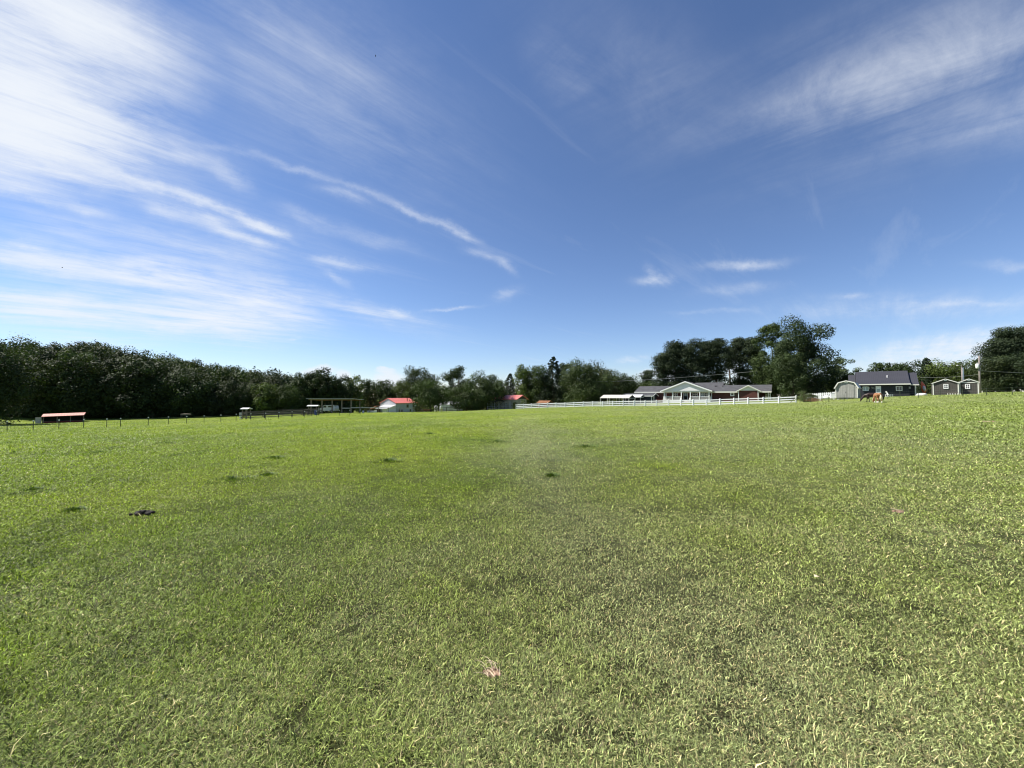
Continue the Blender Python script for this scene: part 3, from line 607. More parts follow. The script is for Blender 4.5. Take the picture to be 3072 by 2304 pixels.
TR = [
 # name, label, cat, px, top, Y, width px, kind, colour, n, leaf, zb
 ('leafy_tree', 'tall dark tree cut by the left edge of the photo', 'tree', -62, 985, 76, 200, 'broad', OAK, 9000, .30, .03),
 ('leafy_tree', 'tree at the pasture edge left of the pole shed, pale crown clump inside', 'tree', 800, 1150, 112, 80, 'broad', LT, 5000, .32, .03),
 ('leafy_tree', 'tree with pointed top just left of the pole shed roof', 'tree', 908, 1119, 118, 62, 'broad', OAK2, 6000, .34, .02),
 ('leafy_tree', 'rounded dark tree behind the left half of the pole shed', 'tree', 940, 1112, 122, 50, 'broad', OAK, 6000, .34, .02),
 ('leafy_tree', 'tallest round tree behind the middle of the pole shed', 'tree', 976, 1106, 120, 66, 'broad', OAK, 7000, .34, .02),
 ('leafy_tree', 'dark tree behind the right end of the pole shed', 'tree', 1030, 1127, 122, 50, 'broad', OAK, 6000, .34, .02),
 ('leafy_tree', 'bright leafy tree just right of the pole shed', 'tree', 1060, 1128, 130, 52, 'broad', LT, 6000, .34, .02),
 ('leafy_tree', 'dark green tree left behind the barn gable', 'tree', 1104, 1138, 150, 54, 'broad', OAK2, 6000, .36, .02),
 ('leafy_tree', 'low tree behind the barn ridge', 'tree', 1158, 1141, 165, 60, 'broad', OAK2, 5000, .38, .02),
 ('leafy_tree', 'yellow green tree behind the right end of the barn roof', 'tree', 1215, 1142, 162, 76, 'broad', LT, 6000, .38, .02),
 ('leafy_tree', 'tall rounded tree rising behind the barn, left of the pair', 'tree', 1262, 1103, 168, 96, 'broad', OAK, 7500, .42, .10),
 ('leafy_tree', 'airy tall tree with sky showing through, right of the pair', 'tree', 1374, 1099, 165, 92, 'airy', OAK, 7000, .40, .20),
 ('leafy_tree', 'round dark tree standing in front of the barn end', 'tree', 1293, 1140, 112, 108, 'broad', OAK2, 9000, .30, .14),
 ('leafy_tree', 'broad leaning leafy tree left of the metal pen', 'tree', 1400, 1150, 118, 112, 'broad', OAK2, 8000, .30, .04),
 ('leafy_tree', 'wide leafy tree behind the metal pen with a ragged top', 'tree', 1462, 1116, 122, 118, 'broad', OAK2, 9000, .32, .04),
 ('cedar_tree', 'small dark cedar behind the small red roofed house', 'tree', 1530, 1122, 150, 56, 'cone', CED, 5000, .32, .02),
 ('leafy_tree', 'yellow green tree right of the small red roofed house', 'tree', 1575, 1096, 140, 66, 'broad', LT, 7000, .34, .05),
 ('leafy_tree', 'green tree between the yellow green tree and the tall cedar', 'tree', 1620, 1097, 138, 74, 'broad', OAK2, 7000, .34, .05),
 ('cedar_tree', 'tall pointed dark cedar in the middle of the treeline', 'tree', 1660, 1072, 136, 92, 'cone', CED, 8000, .32, .02),
 ('leafy_tree', 'dark tree half hidden between the cedar and the big maple', 'tree', 1698, 1091, 150, 50, 'broad', OAK, 5000, .36, .05),
 ('maple_tree', 'big full round maple behind the white fence', 'tree', 1756, 1080, 122, 138, 'broad', (.062, .088, .030), 13000, .30, .01),
 ('maple_tree', 'smaller brownish maple against the right side of the big maple', 'tree', 1812, 1100, 128, 74, 'broad', OLV, 7000, .30, .03),
 ('leafy_tree', 'dark low tree right of the brownish maple', 'tree', 1858, 1114, 150, 66, 'broad', OAK, 6000, .36, .04),
 ('pine_tree', 'small umbrella topped pine standing alone left of the pine row', 'tree', 1940, 1111, 165, 46, 'pine', PINE, 4500, .36, .40),
 ('leafy_tree', 'low bushy tree behind the carports', 'tree', 1895, 1130, 160, 70, 'broad', OAK, 6000, .38, .02),
 ('leafy_tree', 'green bush tree behind the left end of the brick house', 'tree', 1945, 1145, 150, 66, 'broad', OAK2, 5000, .36, .02),
 ('pine_tree', 'leftmost pine of the tall row behind the brick house', 'tree', 1992, 1060, 140, 74, 'pine', PINE, 8000, .34, .04),
 ('pine_tree', 'pine behind the porch gable, left of its peak', 'tree', 2028, 1025, 142, 88, 'pine', PINE, 9000, .34, .08),
 ('pine_tree', 'tall pine straight above the porch gable', 'tree', 2074, 1020, 140, 84, 'pine', PINE, 9000, .34, .12),
 ('pine_tree', 'pine just right of the porch gable peak', 'tree', 2112, 1026, 144, 74, 'pine', PINE, 8000, .34, .16),
 ('pine_tree', 'rounded pine left of the bright gap in the row', 'tree', 2150, 1017, 142, 70, 'pine', PINE, 8000, .34, .20),
 ('pine_tree', 'thin pine with a bare trunk in the bright gap', 'tree', 2188, 1040, 150, 36, 'pine', PINE, 3500, .34, .55),
 ('pine_tree', 'pine right of the bright gap in the row', 'tree', 2218, 1015, 144, 68, 'pine', PINE, 8000, .34, .18),
 ('pine_tree', 'last pine of the row, beside the tall leafy trees', 'tree', 2260, 1013, 140, 72, 'pine', PINE, 8000, .34, .08),
 ('leafy_tree', 'tall open crowned tree left of the largest tree', 'tree', 2318, 974, 116, 96, 'airy', OAK2, 11000, .32, .14),
 ('leafy_tree', 'green leafy tree below the open crowned tree, beside the brick house', 'tree', 2312, 1055, 108, 96, 'broad', OAK2, 8000, .28, .05),
 ('leafy_tree', 'largest darkest tree, towering between the brick house and the grey shed', 'tree', 2408, 955, 98, 138, 'broad', (.036, .054, .020), 19000, .27, .03),
 ('leafy_tree', 'lower left side tree pressed against the largest tree', 'tree', 2372, 1060, 94, 90, 'broad', OAK, 8000, .26, .03),
 ('leafy_tree', 'pale leafed small tree right of the largest tree', 'tree', 2520, 1073, 112, 80, 'airy', (.085, .115, .050), 7000, .28, .10),
 ('leafy_tree', 'dark low tree behind the grey shed roof', 'tree', 2528, 1108, 100, 96, 'broad', OAK2, 8000, .26, .02),
 ('leafy_tree', 'small round treetop above the left part of the dark roof', 'tree', 2636, 1088, 135, 54, 'airy', OAK2, 4500, .30, .10),
 ('leafy_tree', 'treetop above the middle of the dark roof', 'tree', 2676, 1090, 140, 56, 'broad', OAK, 4500, .30, .10),
 ('leafy_tree', 'round treetop above the right end of the dark roof', 'tree', 2722, 1084, 130, 66, 'broad', OAK, 6000, .30, .10),
 ('cedar_tree', 'pointed dark cedar right of the dark house', 'tree', 2778, 1075, 106, 60, 'cone', CED, 7000, .26, .02),
 ('leafy_tree', 'light green leafy tree above the left brown shed', 'tree', 2832, 1080, 104, 96, 'broad', LT, 11000, .26, .04),
 ('leafy_tree', 'light green leafy tree behind the pole lamp', 'tree', 2888, 1081, 106, 66, 'broad', (.075, .105, .028), 8000, .26, .04),
 ('cedar_tree', 'small dark cedar just left of the utility pole', 'tree', 2926, 1082, 108, 40, 'cone', CED, 5000, .26, .02),
 ('evergreen_tree', 'low front evergreen right of the utility pole', 'tree', 2975, 1070, 92, 84, 'broad', (.045, .062, .022), 8000, .24, .02),
 ('evergreen_tree', 'layered evergreen with drooping left branches by the utility pole', 'tree', 2992, 1018, 98, 86, 'pine', PINE, 9000, .26, .04),
 ('evergreen_tree', 'tall layered evergreen, second from the right edge', 'tree', 3022, 985, 98, 88, 'pine', PINE, 11000, .26, .05),
 ('evergreen_tree', 'tallest evergreen cut by the right edge of the photo', 'tree', 3086, 975, 96, 110, 'pine', (.040, .060, .034), 12000, .26, .05),
 ('evergreen_tree', 'dense dark evergreen at the right edge, in front of the tallest', 'tree', 3050, 1060, 90, 120, 'broad', (.040, .060, .026), 11000, .24, .02),
 ('evergreen_tree', 'evergreen just outside the right edge', 'tree', 3180, 1000, 92, 150, 'broad', PINE, 8000, .26, .02),
]
for i, q in enumerate(TR):
    nm, lb, ct, px, top, Y, wp, kd, cl, n, lf, zb = q
    grp = {'p': 'pine trees behind the brick house', 'c': 'dark cedar trees', 'l': 'leafy trees beyond the pasture', 'm': 'maples behind the white fence', 'e': 'evergreens at the right edge'}[nm[0]]
    tree(nm, lb, ct, px, top, Y, wp, kd, cl, 300+i*7, n, lf, zb, grp)

# front row of the wood on the left: a few source trees, then copies
wood_src = []
def copy_tree(o, loc, s, rz):
    c = o.copy(); COL.objects.link(c); c.location = loc; c.scale = s; c.rotation_euler[2] = rz
    for ch in o.children:
        k = ch.copy(); COL.objects.link(k); k.parent = c
    return c
rw = np.random.RandomState(5)
spots = []
for px in range(-42, 905, 42):
    f_ = (px+210)/1115.0; spots.append((px+rw.uniform(-10, 10), 94+19*f_+rw.uniform(-2, 3), 0))
for px in range(-40, 900, 46):
    f_ = (px+210)/1115.0; spots.append((px+rw.uniform(-14, 14), 106+19*f_+rw.uniform(-3, 4), 1))
def sil(px): return float(np.interp(px, [h[0] for h in HILL], [h[1] for h in HILL]))
for i in range(9):
    cr, tb = tree_meshes(900+i, 'broad', 15, 9.5+(i % 3), 7000, [OAK, OAK2, (.046, .060, .024), (.034, .052, .018), (.060, .082, .024)][i % 5], .34, .0)
    wood_src.append((cr, tb))
made = {}; seen = set()
LPX = [25, 103, 180, 254, 323, 364, 447, 507, 562, 614, 664, 710, 754, 798, 838, 877, 915]
ORD = ['first', 'second', 'third', 'fourth', 'fifth', 'sixth', 'seventh', 'eighth', 'ninth', 'tenth', 'eleventh', 'twelfth', 'thirteenth', 'fourteenth', 'fifteenth', 'sixteenth', 'seventeenth']
WL = 'dark leafy tree, one of many merging in the wood along the left pasture edge'
WL2 = 'dark leafy tree standing behind the first row of the left wood'
for k, (px, Y, row) in enumerate(spots):
    i = int(rw.randint(9)); a, _ = ray(px, 1185); x = a*Y; z0 = g1(x, Y)-.1
    want = CAMZ+ray(px, sil(px)+(34 if row == 0 else 16)+rw.uniform(-22, 26))[1]*Y-z0; sz = max(.55, want/15.0); sx = max(.62, min(1.15, sz*rw.uniform(.95, 1.2)))
    if i not in made:
        t = thing('woodland_tree', 'x', 'tree', (x, Y, z0), rw.rand()*6.28); obj('crown', wood_src[i][0], t); wood_src[i][1].build('trunk', M['bark'], t, True); t.scale = (sx, sx, sz); made[i] = t
    else: t = copy_tree(made[i], (x, Y, z0), (sx, sx, sz), rw.rand()*6.28)
    kk = int(np.argmin([abs(px-q) for q in LPX])); ds = px-LPX[kk]; side = 'just right of' if ds > 13 else 'just left of' if ds < -13 else 'right behind'
    lab = ('dark leafy wood-edge tree ' if row == 0 else 'second-row wood tree showing above ')+side+' the '+ORD[kk]+' visible fence post from the left'
    if lab in seen: lab = lab.replace('wood', 'narrow', 1)
    seen.add(lab); t['label'] = lab; t['category'] = 'tree'; t['group'] = 'front trees of the left wood' if row == 0 else 'second row of the left wood'
# undergrowth of the wood edge + wooded hill behind: uncountable masses
def mass(name, label, specs, seed, per, leaf, mat_):
    rng = np.random.RandomState(seed); Vs, Qs, Cs = [], [], []; off = 0
    for (x, y, z0, H, Wd, col) in specs:
        P, NN, CC = crown_cloud(rng, 'broad', H, Wd, per, col, leaf, .0); V, q, C = leaves(P+np.array([x, y, z0]), NN, leaf, CC, rng)
        Vs.append(V); Qs.append(q+off); Cs.append(C); off += len(V)
    Q = np.concatenate(Qs); me = mesh_np(name, np.concatenate(Vs), Q.ravel(), np.full(len(Q), 4), mat_, np.concatenate(Cs))
    tag(obj(name, me), label, name.replace('_', ' '), kind='stuff')
rh = np.random.RandomState(12); sp = []
for Yr in (124, 138, 154, 172, 190, 210, 226):
    for px in np.arange(-330, 1000, 8.2*F/Yr*1.0):
        Y = Yr+rh.uniform(-6, 6); p = px+rh.uniform(-20, 20); a = ray(p, 1185)[0]; x = a*Y; z0 = g1(x, Y)
        H = rh.uniform(11, 15.5); lim = CAMZ+ray(p, sil(p)-6+rh.uniform(-9, 22))[1]*Y-z0
        if lim < 6: continue
        sp.append((x, Y, z0, min(H*1.15, lim), rh.uniform(8, 12.5), [OAK, OAK2, (.045, .062, .024), (.050, .066, .020), (.036, .052, .022), (.078, .105, .026)][rh.choice(6, p=[.24, .24, .2, .14, .13, .05])]))
mass('hillside_forest', 'dense dark green forest covering the hill behind the left wood', sp, 21, 2100, .72, M['leaf'])
sp = []
for px in np.arange(-300, 1480, 17):
    f_ = np.clip((px+210)/1115.0, 0, 1.3); Y = 93+24*f_+rh.uniform(-1.5, 3); a = ray(px, 1185)[0]
    if px > 900: Y = 150+rh.uniform(-4, 8)
    sp.append((a*Y, Y, g1(a*Y, Y)-.3, rh.uniform(2.0, 4.2)*(1.5 if px > 900 else 1), rh.uniform(2.6, 4.5), OAK if rh.rand() < .8 else OLV))
mass('undergrowth', 'dark shrubby undergrowth along the foot of the left wood', sp, 22, 420, .40, M['leaf'])
sp = []
for px in np.arange(1060, 2790, 24):
    Y = 172+rh.uniform(-8, 8); a = ray(px, 1185)[0]; H = rh.uniform(8, 12)*(1.0 if 1480 < px < 1900 else 1.15 if px < 1480 else .8); sp.append((a*Y, Y, g1(a*Y, Y)-.3, H, rh.uniform(6, 9), OAK))
mass('distant_thicket', 'low dark far-off thicket behind the houses', sp, 23, 1100, .6, M['leaf'])

# ------------------------------------------------------------------ building frame helper
class Fr:
    def __init__(s, px, py, Y, deg):
        a, b = ray(px, py); s.x, s.y, s.z = a*Y, Y, CAMZ+b*Y; s.c, s.s = cos(R(deg)), sin(R(deg)); s.rz = R(deg)
    def lx(s, px, ly=0.0):
        a = ray(px, 1185)[0]; return (a*s.y+a*ly*s.c-s.x+ly*s.s)/(s.c-a*s.s)
    def lz(s, px, py, ly=0.0):
        l = s.lx(px, ly); Y = s.y+l*s.s+ly*s.c; return CAMZ+ray(px, py)[1]*Y-s.z
    def root(s, name, label, cat, group=None): return thing(name, label, cat, (s.x, s.y, s.z), s.rz, group)
def window(parent, x0, x1, z0, z1, y, frame=.09, bars='h', glass='glass', wide=.14, fm='white'):
    m = MB(); f = frame
    m.box(x0-f, x0, y-wide, y, z0-f, z1+f); m.box(x1, x1+f, y-wide, y, z0-f, z1+f); m.box(x0, x1, y-wide, y, z1, z1+f); m.box(x0, x1, y-wide, y, z0-f, z0)
    if 'h' in bars: m.box(x0, x1, y-wide*.8, y-.02, (z0+z1)/2-.03, (z0+z1)/2+.03)
    if 'v' in bars: m.box((x0+x1)/2-.035, (x0+x1)/2+.035, y-wide*.7, y-.022, z0, z1)
    o = m.build('window', M[fm], parent)
    MB().box(x0, x1, y-.055, y-.03, z0, z1).build('pane', M[glass], o); return o
def gable_roof(x0, x1, y0, y1, zl, zr, ov=.4, th=.16):
    """ridge along local x; y0/y1 wall lines; returns MB of two thick slopes, plus apex y"""
    ym = (y0+y1)/2; k = (zr-zl)/(ym-y0); e0 = y0-ov; e1 = y1+ov; ze = zl-k*ov
    b = MB(); b.prismx([(e0, ze), (ym, zr), (e1, ze), (e1, ze+th), (ym, zr+th), (e0, ze+th)], x0, x1); return b
def gable_roof_y(x0, x1, y0, y1, zl, zr, ov=.4, th=.14):
    """ridge along local y"""
    xm = (x0+x1)/2; k = (zr-zl)/(xm-x0); e0 = x0-ov; e1 = x1+ov; ze = zl-k*ov
    b = MB(); b.prism([(e0, ze), (xm, zr), (e1, ze), (e1, ze+th), (xm, zr+th), (e0, ze+th)], y0, y1); return b

# ------------------------------------------------------------------ brick house with porch
def brick_house():
    f = Fr(1910, 1203, 117.5, -36); t = f.root('brick_house', 'long red brick ranch house with white gabled front porch and grey roof', 'house')
    xl, xr = 0.0, f.lx(2312); D = 9.0
    ze = f.lz(1960, 1175.5); zr = f.lz(1960, 1159, D/2)-.12
    xw = f.lx(2278)
    m = MB(); m.box(xl, xw, 0, D, -.6, ze); m.prismx([(0.03, ze), (D-.03, ze), (D/2, zr)], xl+.02, xl+.2); m.build('wall', M['brick'], t)
    # recessed right end porch wall
    m = MB(); m.box(xw, xr-1.6, 2.2, D, -.6, ze); m.build('end_wall', M['brick'], t)
    rf = gable_roof(xl-.5, xr+.2, 0, D, ze, zr, .55, .18).build('roof', M['shingle'], t)
    k = (zr-ze)/(D/2); zf = ze-k*.55
    m = MB(); m.box(xl-.55, xr+.22, -.62, -.555, zf-.12, zf+.2); m.build('gutter', M['trim'], t)
    m = MB(); m.prismx([(.1, ze-.02), (D-.1, ze-.02), (D/2, zr-.05)], xr-.1, xr+.05); m.build('gable', M['trim'], t)
    m = MB(); m.box(xl-.4, xw, -.50, -.01, zf-.16, zf-.125); m.build('soffit', M['trim'], t)
    # raised rear roof section
    xa, xb = f.lx(2085, 6), f.lx(2172, 6); z2 = f.lz(2120, 1148, 6)
    gable_roof(xa, xb, 3, 11, zr-.55, z2-.1, .3, .15).build('rear_roof', M['shingle'], t)
    MB().box(xa+.3, xb-.3, 4, 10.5, 1.5, zr-.5).build('rear_wall', M['brick'], t)
    for px in (2146, 2151, 2169):
        x = f.lx(px, 3.2); z = ze+k*3.2+.1; MB().tube([(x, 3.2, z), (x, 3.2, z+.45)], .09, 8).build('roof_vent', M['dark'], t)
    # porch with big gable
    pd = -3.4; x0, x1 = f.lx(1988, pd), f.lx(2130, pd); zp = f.lz(2055, 1172, pd); za = f.lz(2057, 1145.5, pd)
    pr = gable_roof_y(x0, x1, pd-.35, 4.0, zp, za, .55, .15).build('porch_roof', M['shingle'], t)
    xm = (x0+x1)/2; kk = (za-zp)/(xm-x0)
    MB().prism([(x0+.02, zp-.02), (x1-.02, zp-.02), (xm, za-.04)], pd, pd+.12).build('porch_gable', M['siding'], t)
    m = MB()
    for sgn, e in ((1, x0-.6), (-1, x1+.6)):
        zq = zp-kk*.6; m.poly([(e, pd-.42, zq-.12), (xm, pd-.42, za-.12), (xm, pd-.42, za+.19), (e, pd-.42, zq+.19), (e, pd-.352, zq-.12), (xm, pd-.352, za-.12), (xm, pd-.352, za+.19), (e, pd-.352, zq+.19)],
               [(0, 1, 2, 3), (7, 6, 5, 4), (0, 4, 5, 1), (1, 5, 6, 2), (2, 6, 7, 3), (3, 7, 4, 0)])
    m.build('gable_trim', M['white'], t)
    MB().box(x0-.1, x1+.1, pd+.125, pd+.32, zp-.28, zp-.03).build('porch_beam', M['white'], t)
    MB().box(x0-.1, x1+.1, pd+.05, -.02, .35, .5).build('porch_floor', M['paleboard'], t)
    MB().box(x0-.06, x1+.06, pd+.10, pd+.2, -.9, .345).build('porch_skirt', M['siding'], t)
    cols = [1992.7, 2017.7, 2044, 2071, 2099, 2127]; xs = [f.lx(p, pd+.2) for p in cols]
    for x in xs: MB().box(x-.11, x+.11, pd+.13, pd+.35, .5, zp-.285).build('porch_post', M['white'], t)
    for x in (x0+.1, x1-.1): MB().box(x-.09, x+.09, -.28, -.08, .5, zp-.05).build('porch_post', M['white'], t)
    for i in (0, 1, 3, 4):
        m = MB(); a, b = xs[i]+.115, xs[i+1]-.115; m.box(a, b, pd+.2, pd+.28, 1.36, 1.44); m.box(a, b, pd+.2, pd+.28, .6, .66)
        n = int((b-a)/.16)
        for j in range(1, n): xx = a+(b-a)*j/n; m.box(xx-.022, xx+.022, pd+.22, pd+.26, .665, 1.355)
        m.build('porch_railing', M['white'], t)
    for x in (x0+.02, x1-.02):
        m = MB(); m.box(x-.04, x+.04, pd+.36, -.3, 1.36, 1.44)
        for j in range(1, 17): yy = pd+.36+(2.7)*j/17; m.box(x-.02, x+.02, yy-.02, yy+.02, .5, 1.355)
        m.build('porch_railing', M['white'], t)
    m = MB()
    for j in range(5): m.box(xs[2]+.15, xs[3]-.15, pd-.3*(5-j)+.05, pd-.3*(4-j)+.045, -.9, -.55+.2*j+.02)
    m.build('porch_steps', M['paleboard'], t)
    for x in (xs[2], xs[3]):
        m = MB(); m.bar((x, pd+.1, 1.40), (x, pd-1.4, .55), .09, .10); m.bar((x, pd+.1, .62), (x, pd-1.4, -.2), .07, .08); m.box(x-.05, x+.05, pd-1.5, pd-1.4, -.9, .62)
        for j in range(1, 9): yy = pd+.1-1.5*j/9; zz = 1.40-.85*j/9; m.box(x-.02, x+.02, yy-.02, yy+.02, zz-.75, zz-.05)
        m.build('stair_railing', M['white'], t)
    for p0, p1, g in ((2021, 2033, 'glass'), (2079, 2092, 'glass'), (2103, 2112, 'curtain'), (2115, 2123, 'glass')):
        a, b = f.lx(p0), f.lx(p1); window(t, a, b, 1.35, 2.55, -.005, .08, 'hv', g)
    a, b = f.lx(2052), f.lx(2062); d = MB().box(a, b, -.07, -.003, .5, 2.62).build('door', M['dark'], t); MB().box(a+.15, b-.15, -.10, -.072, 1.5, 2.4).build('pane', M['curtain'], d)
    m = MB(); m.box(a-.12, a-.004, -.12, -.002, .5, 2.75); m.box(b+.004, b+.12, -.12, -.002, .5, 2.75); m.box(a-.004, b+.004, -.12, -.002, 2.63, 2.75); m.build('door_frame', M['white'], t)
    # window on the right wall
    a, b = f.lx(2193.5), f.lx(2200.5); window(t, a, b, f.lz(2197, 1186), f.lz(2197, 1175.5), -.005, .2, 'h', 'glass', .12)
    m = MB(); x = f.lx(2206); m.box(x, x+.45, -.07, -.002, .9, f.lz(2197, 1175.5)); m.build('shutter', M['darkwood'], t)
    # smaller front wing with its own gable
    wy = -1.5; a, b = f.lx(2215.5, wy), f.lx(2276, wy); zw = f.lz(2240, 1171.5, wy); zt = f.lz(2243, 1157, wy)
    MB().box(a+.12, b-.02, wy+.1, -.02, -.7, zw-.02).build('wing_wall', M['brick'], t)
    gable_roof_y(a, b, wy-.3, 4.2, zw, zt, .5, .14).build('wing_roof', M['shingle'], t)
    xm = (a+b)/2; MB().prism([(a+.02, zw-.02), (b-.02, zw-.02), (xm, zt-.04)], wy, wy+.1).build('wing_gable', M['trim'], t)
    m = MB(); kk = (zt-zw)/(xm-a)
    for e in (a-.55, b+.55):
        zq = zw-kk*.55; m.poly([(e, wy-.37, zq-.1), (xm, wy-.37, zt-.1), (xm, wy-.37, zt+.17), (e, wy-.37, zq+.17), (e, wy-.303, zq-.1), (xm, wy-.303, zt-.1), (xm, wy-.303, zt+.17), (e, wy-.303, zq+.17)],
               [(0, 1, 2, 3), (7, 6, 5, 4), (0, 4, 5, 1), (1, 5, 6, 2), (2, 6, 7, 3), (3, 7, 4, 0)])
    m.build('gable_trim', M['trim'], t)
    for x in (a, b-.12): MB().box(x-.08, x+.08, wy-.06, wy+.09, -.9, zw-.03).build('wing_post', M['white'], t)
    for px in (2305, 2311): x = f.lx(px, .1); MB().box(x-.09, x+.09, .02, .2, -.6, ze-.05).build('end_post', M['trim'], t)
    MB().box(xw+.1, xr-.2, .15, 2.1, -.3, -.02).build('end_porch_floor', M['paleboard'], t)
brick_house()

def garage():      # lower grey roofed outbuilding left of the brick house
    f = Fr(1955, 1206, 109, -36); t = f.root('garage', 'low dark garage with grey gable roof between the carports and the brick house', 'garage')
    xl = f.lx(1868); ze = f.lz(1940, 1187.5); zr = f.lz(1947, 1181, 2.0)
    MB().box(xl, 0, 0, 5, -.5, ze).build('wall', M['charcoal'], t)
    MB().prismx([(.02, ze+.005), (4.98, ze+.005), (2.5, zr-.02)], -.14, -.005).build('gable', M['charcoal'], t)
    gable_roof(xl-.3, .45, 0, 5, ze, zr, .35, .1).build('roof', M['shingle'], t)
    m = MB(); k = (zr-ze)/2.5; zq = ze-k*.4
    for e in (-.4, 5.4):
        m.poly([(.46, e, zq-.08), (.46, 2.5, zr-.08), (.46, 2.5, zr+.12), (.46, e, zq+.12), (.52, e, zq-.08), (.52, 2.5, zr-.08), (.52, 2.5, zr+.12), (.52, e, zq+.12)],
               [(0, 1, 2, 3), (7, 6, 5, 4), (0, 4, 5, 1), (1, 5, 6, 2), (2, 6, 7, 3), (3, 7, 4, 0)])
    m.box(xl-.3, .46, -.42, -.36, zq-.06, zq+.12); m.build('trim', M['white'], t)
    MB().box(-.12, .02, -.03, .14, -.5, ze-.01).build('corner_board', M['white'], t)
    wn = MB(); wn.box(.0, .06, 1.55, 1.67, .5, 1.9); wn.box(.0, .06, 2.33, 2.45, .5, 1.9); wn.box(.0, .06, 1.67, 2.33, 1.78, 1.9); wn.box(0, .06, 1.67, 2.33, .5, .6); o = wn.build('window', M['white'], t)
    MB().box(.002, .02, 1.67, 2.33, .6, 1.78).build('pane', M['curtain'], o)
garage()
def carport(px, py, Y, pxl, rm, label, hh, hr, D=5.0):
    f = Fr(px, py, Y, -36); t = f.root('carport', label, 'carport', 'metal carports'); xl = f.lx(pxl)
    gable_roof(xl, 0, 0, D, hh, hr, .25, .06).build('roof', rm, t)
    m = MB(); m.prismx([(.02, hh-.02), (D-.02, hh-.02), (D/2, hr-.03)], -.12, -.06); m.build('gable', M['dark'], t)
    m = MB(); m.box(-.055, -.02, -.2, D+.2, hh-.12, hh-.025); m.build('gable_trim', M['white'], t)
    for k in range(4):
        for y in (0.03, D-.03):
            x = -.1+(xl+.2)*k/3; MB().box(x-.04, x+.04, y-.04, y+.04, -.6, hh-.03).build('post', M['white'], t)
carport(1888, 1209, 104, 1800, M['tanroof'], 'tan roofed metal carport, leftmost behind the white fence', 1.35, 2.15, 5.2)
carport(1922, 1208, 108, 1868, M['whiteroof'], 'white roofed metal carport between the tan one and the garage', 1.55, 2.2, 4.6)

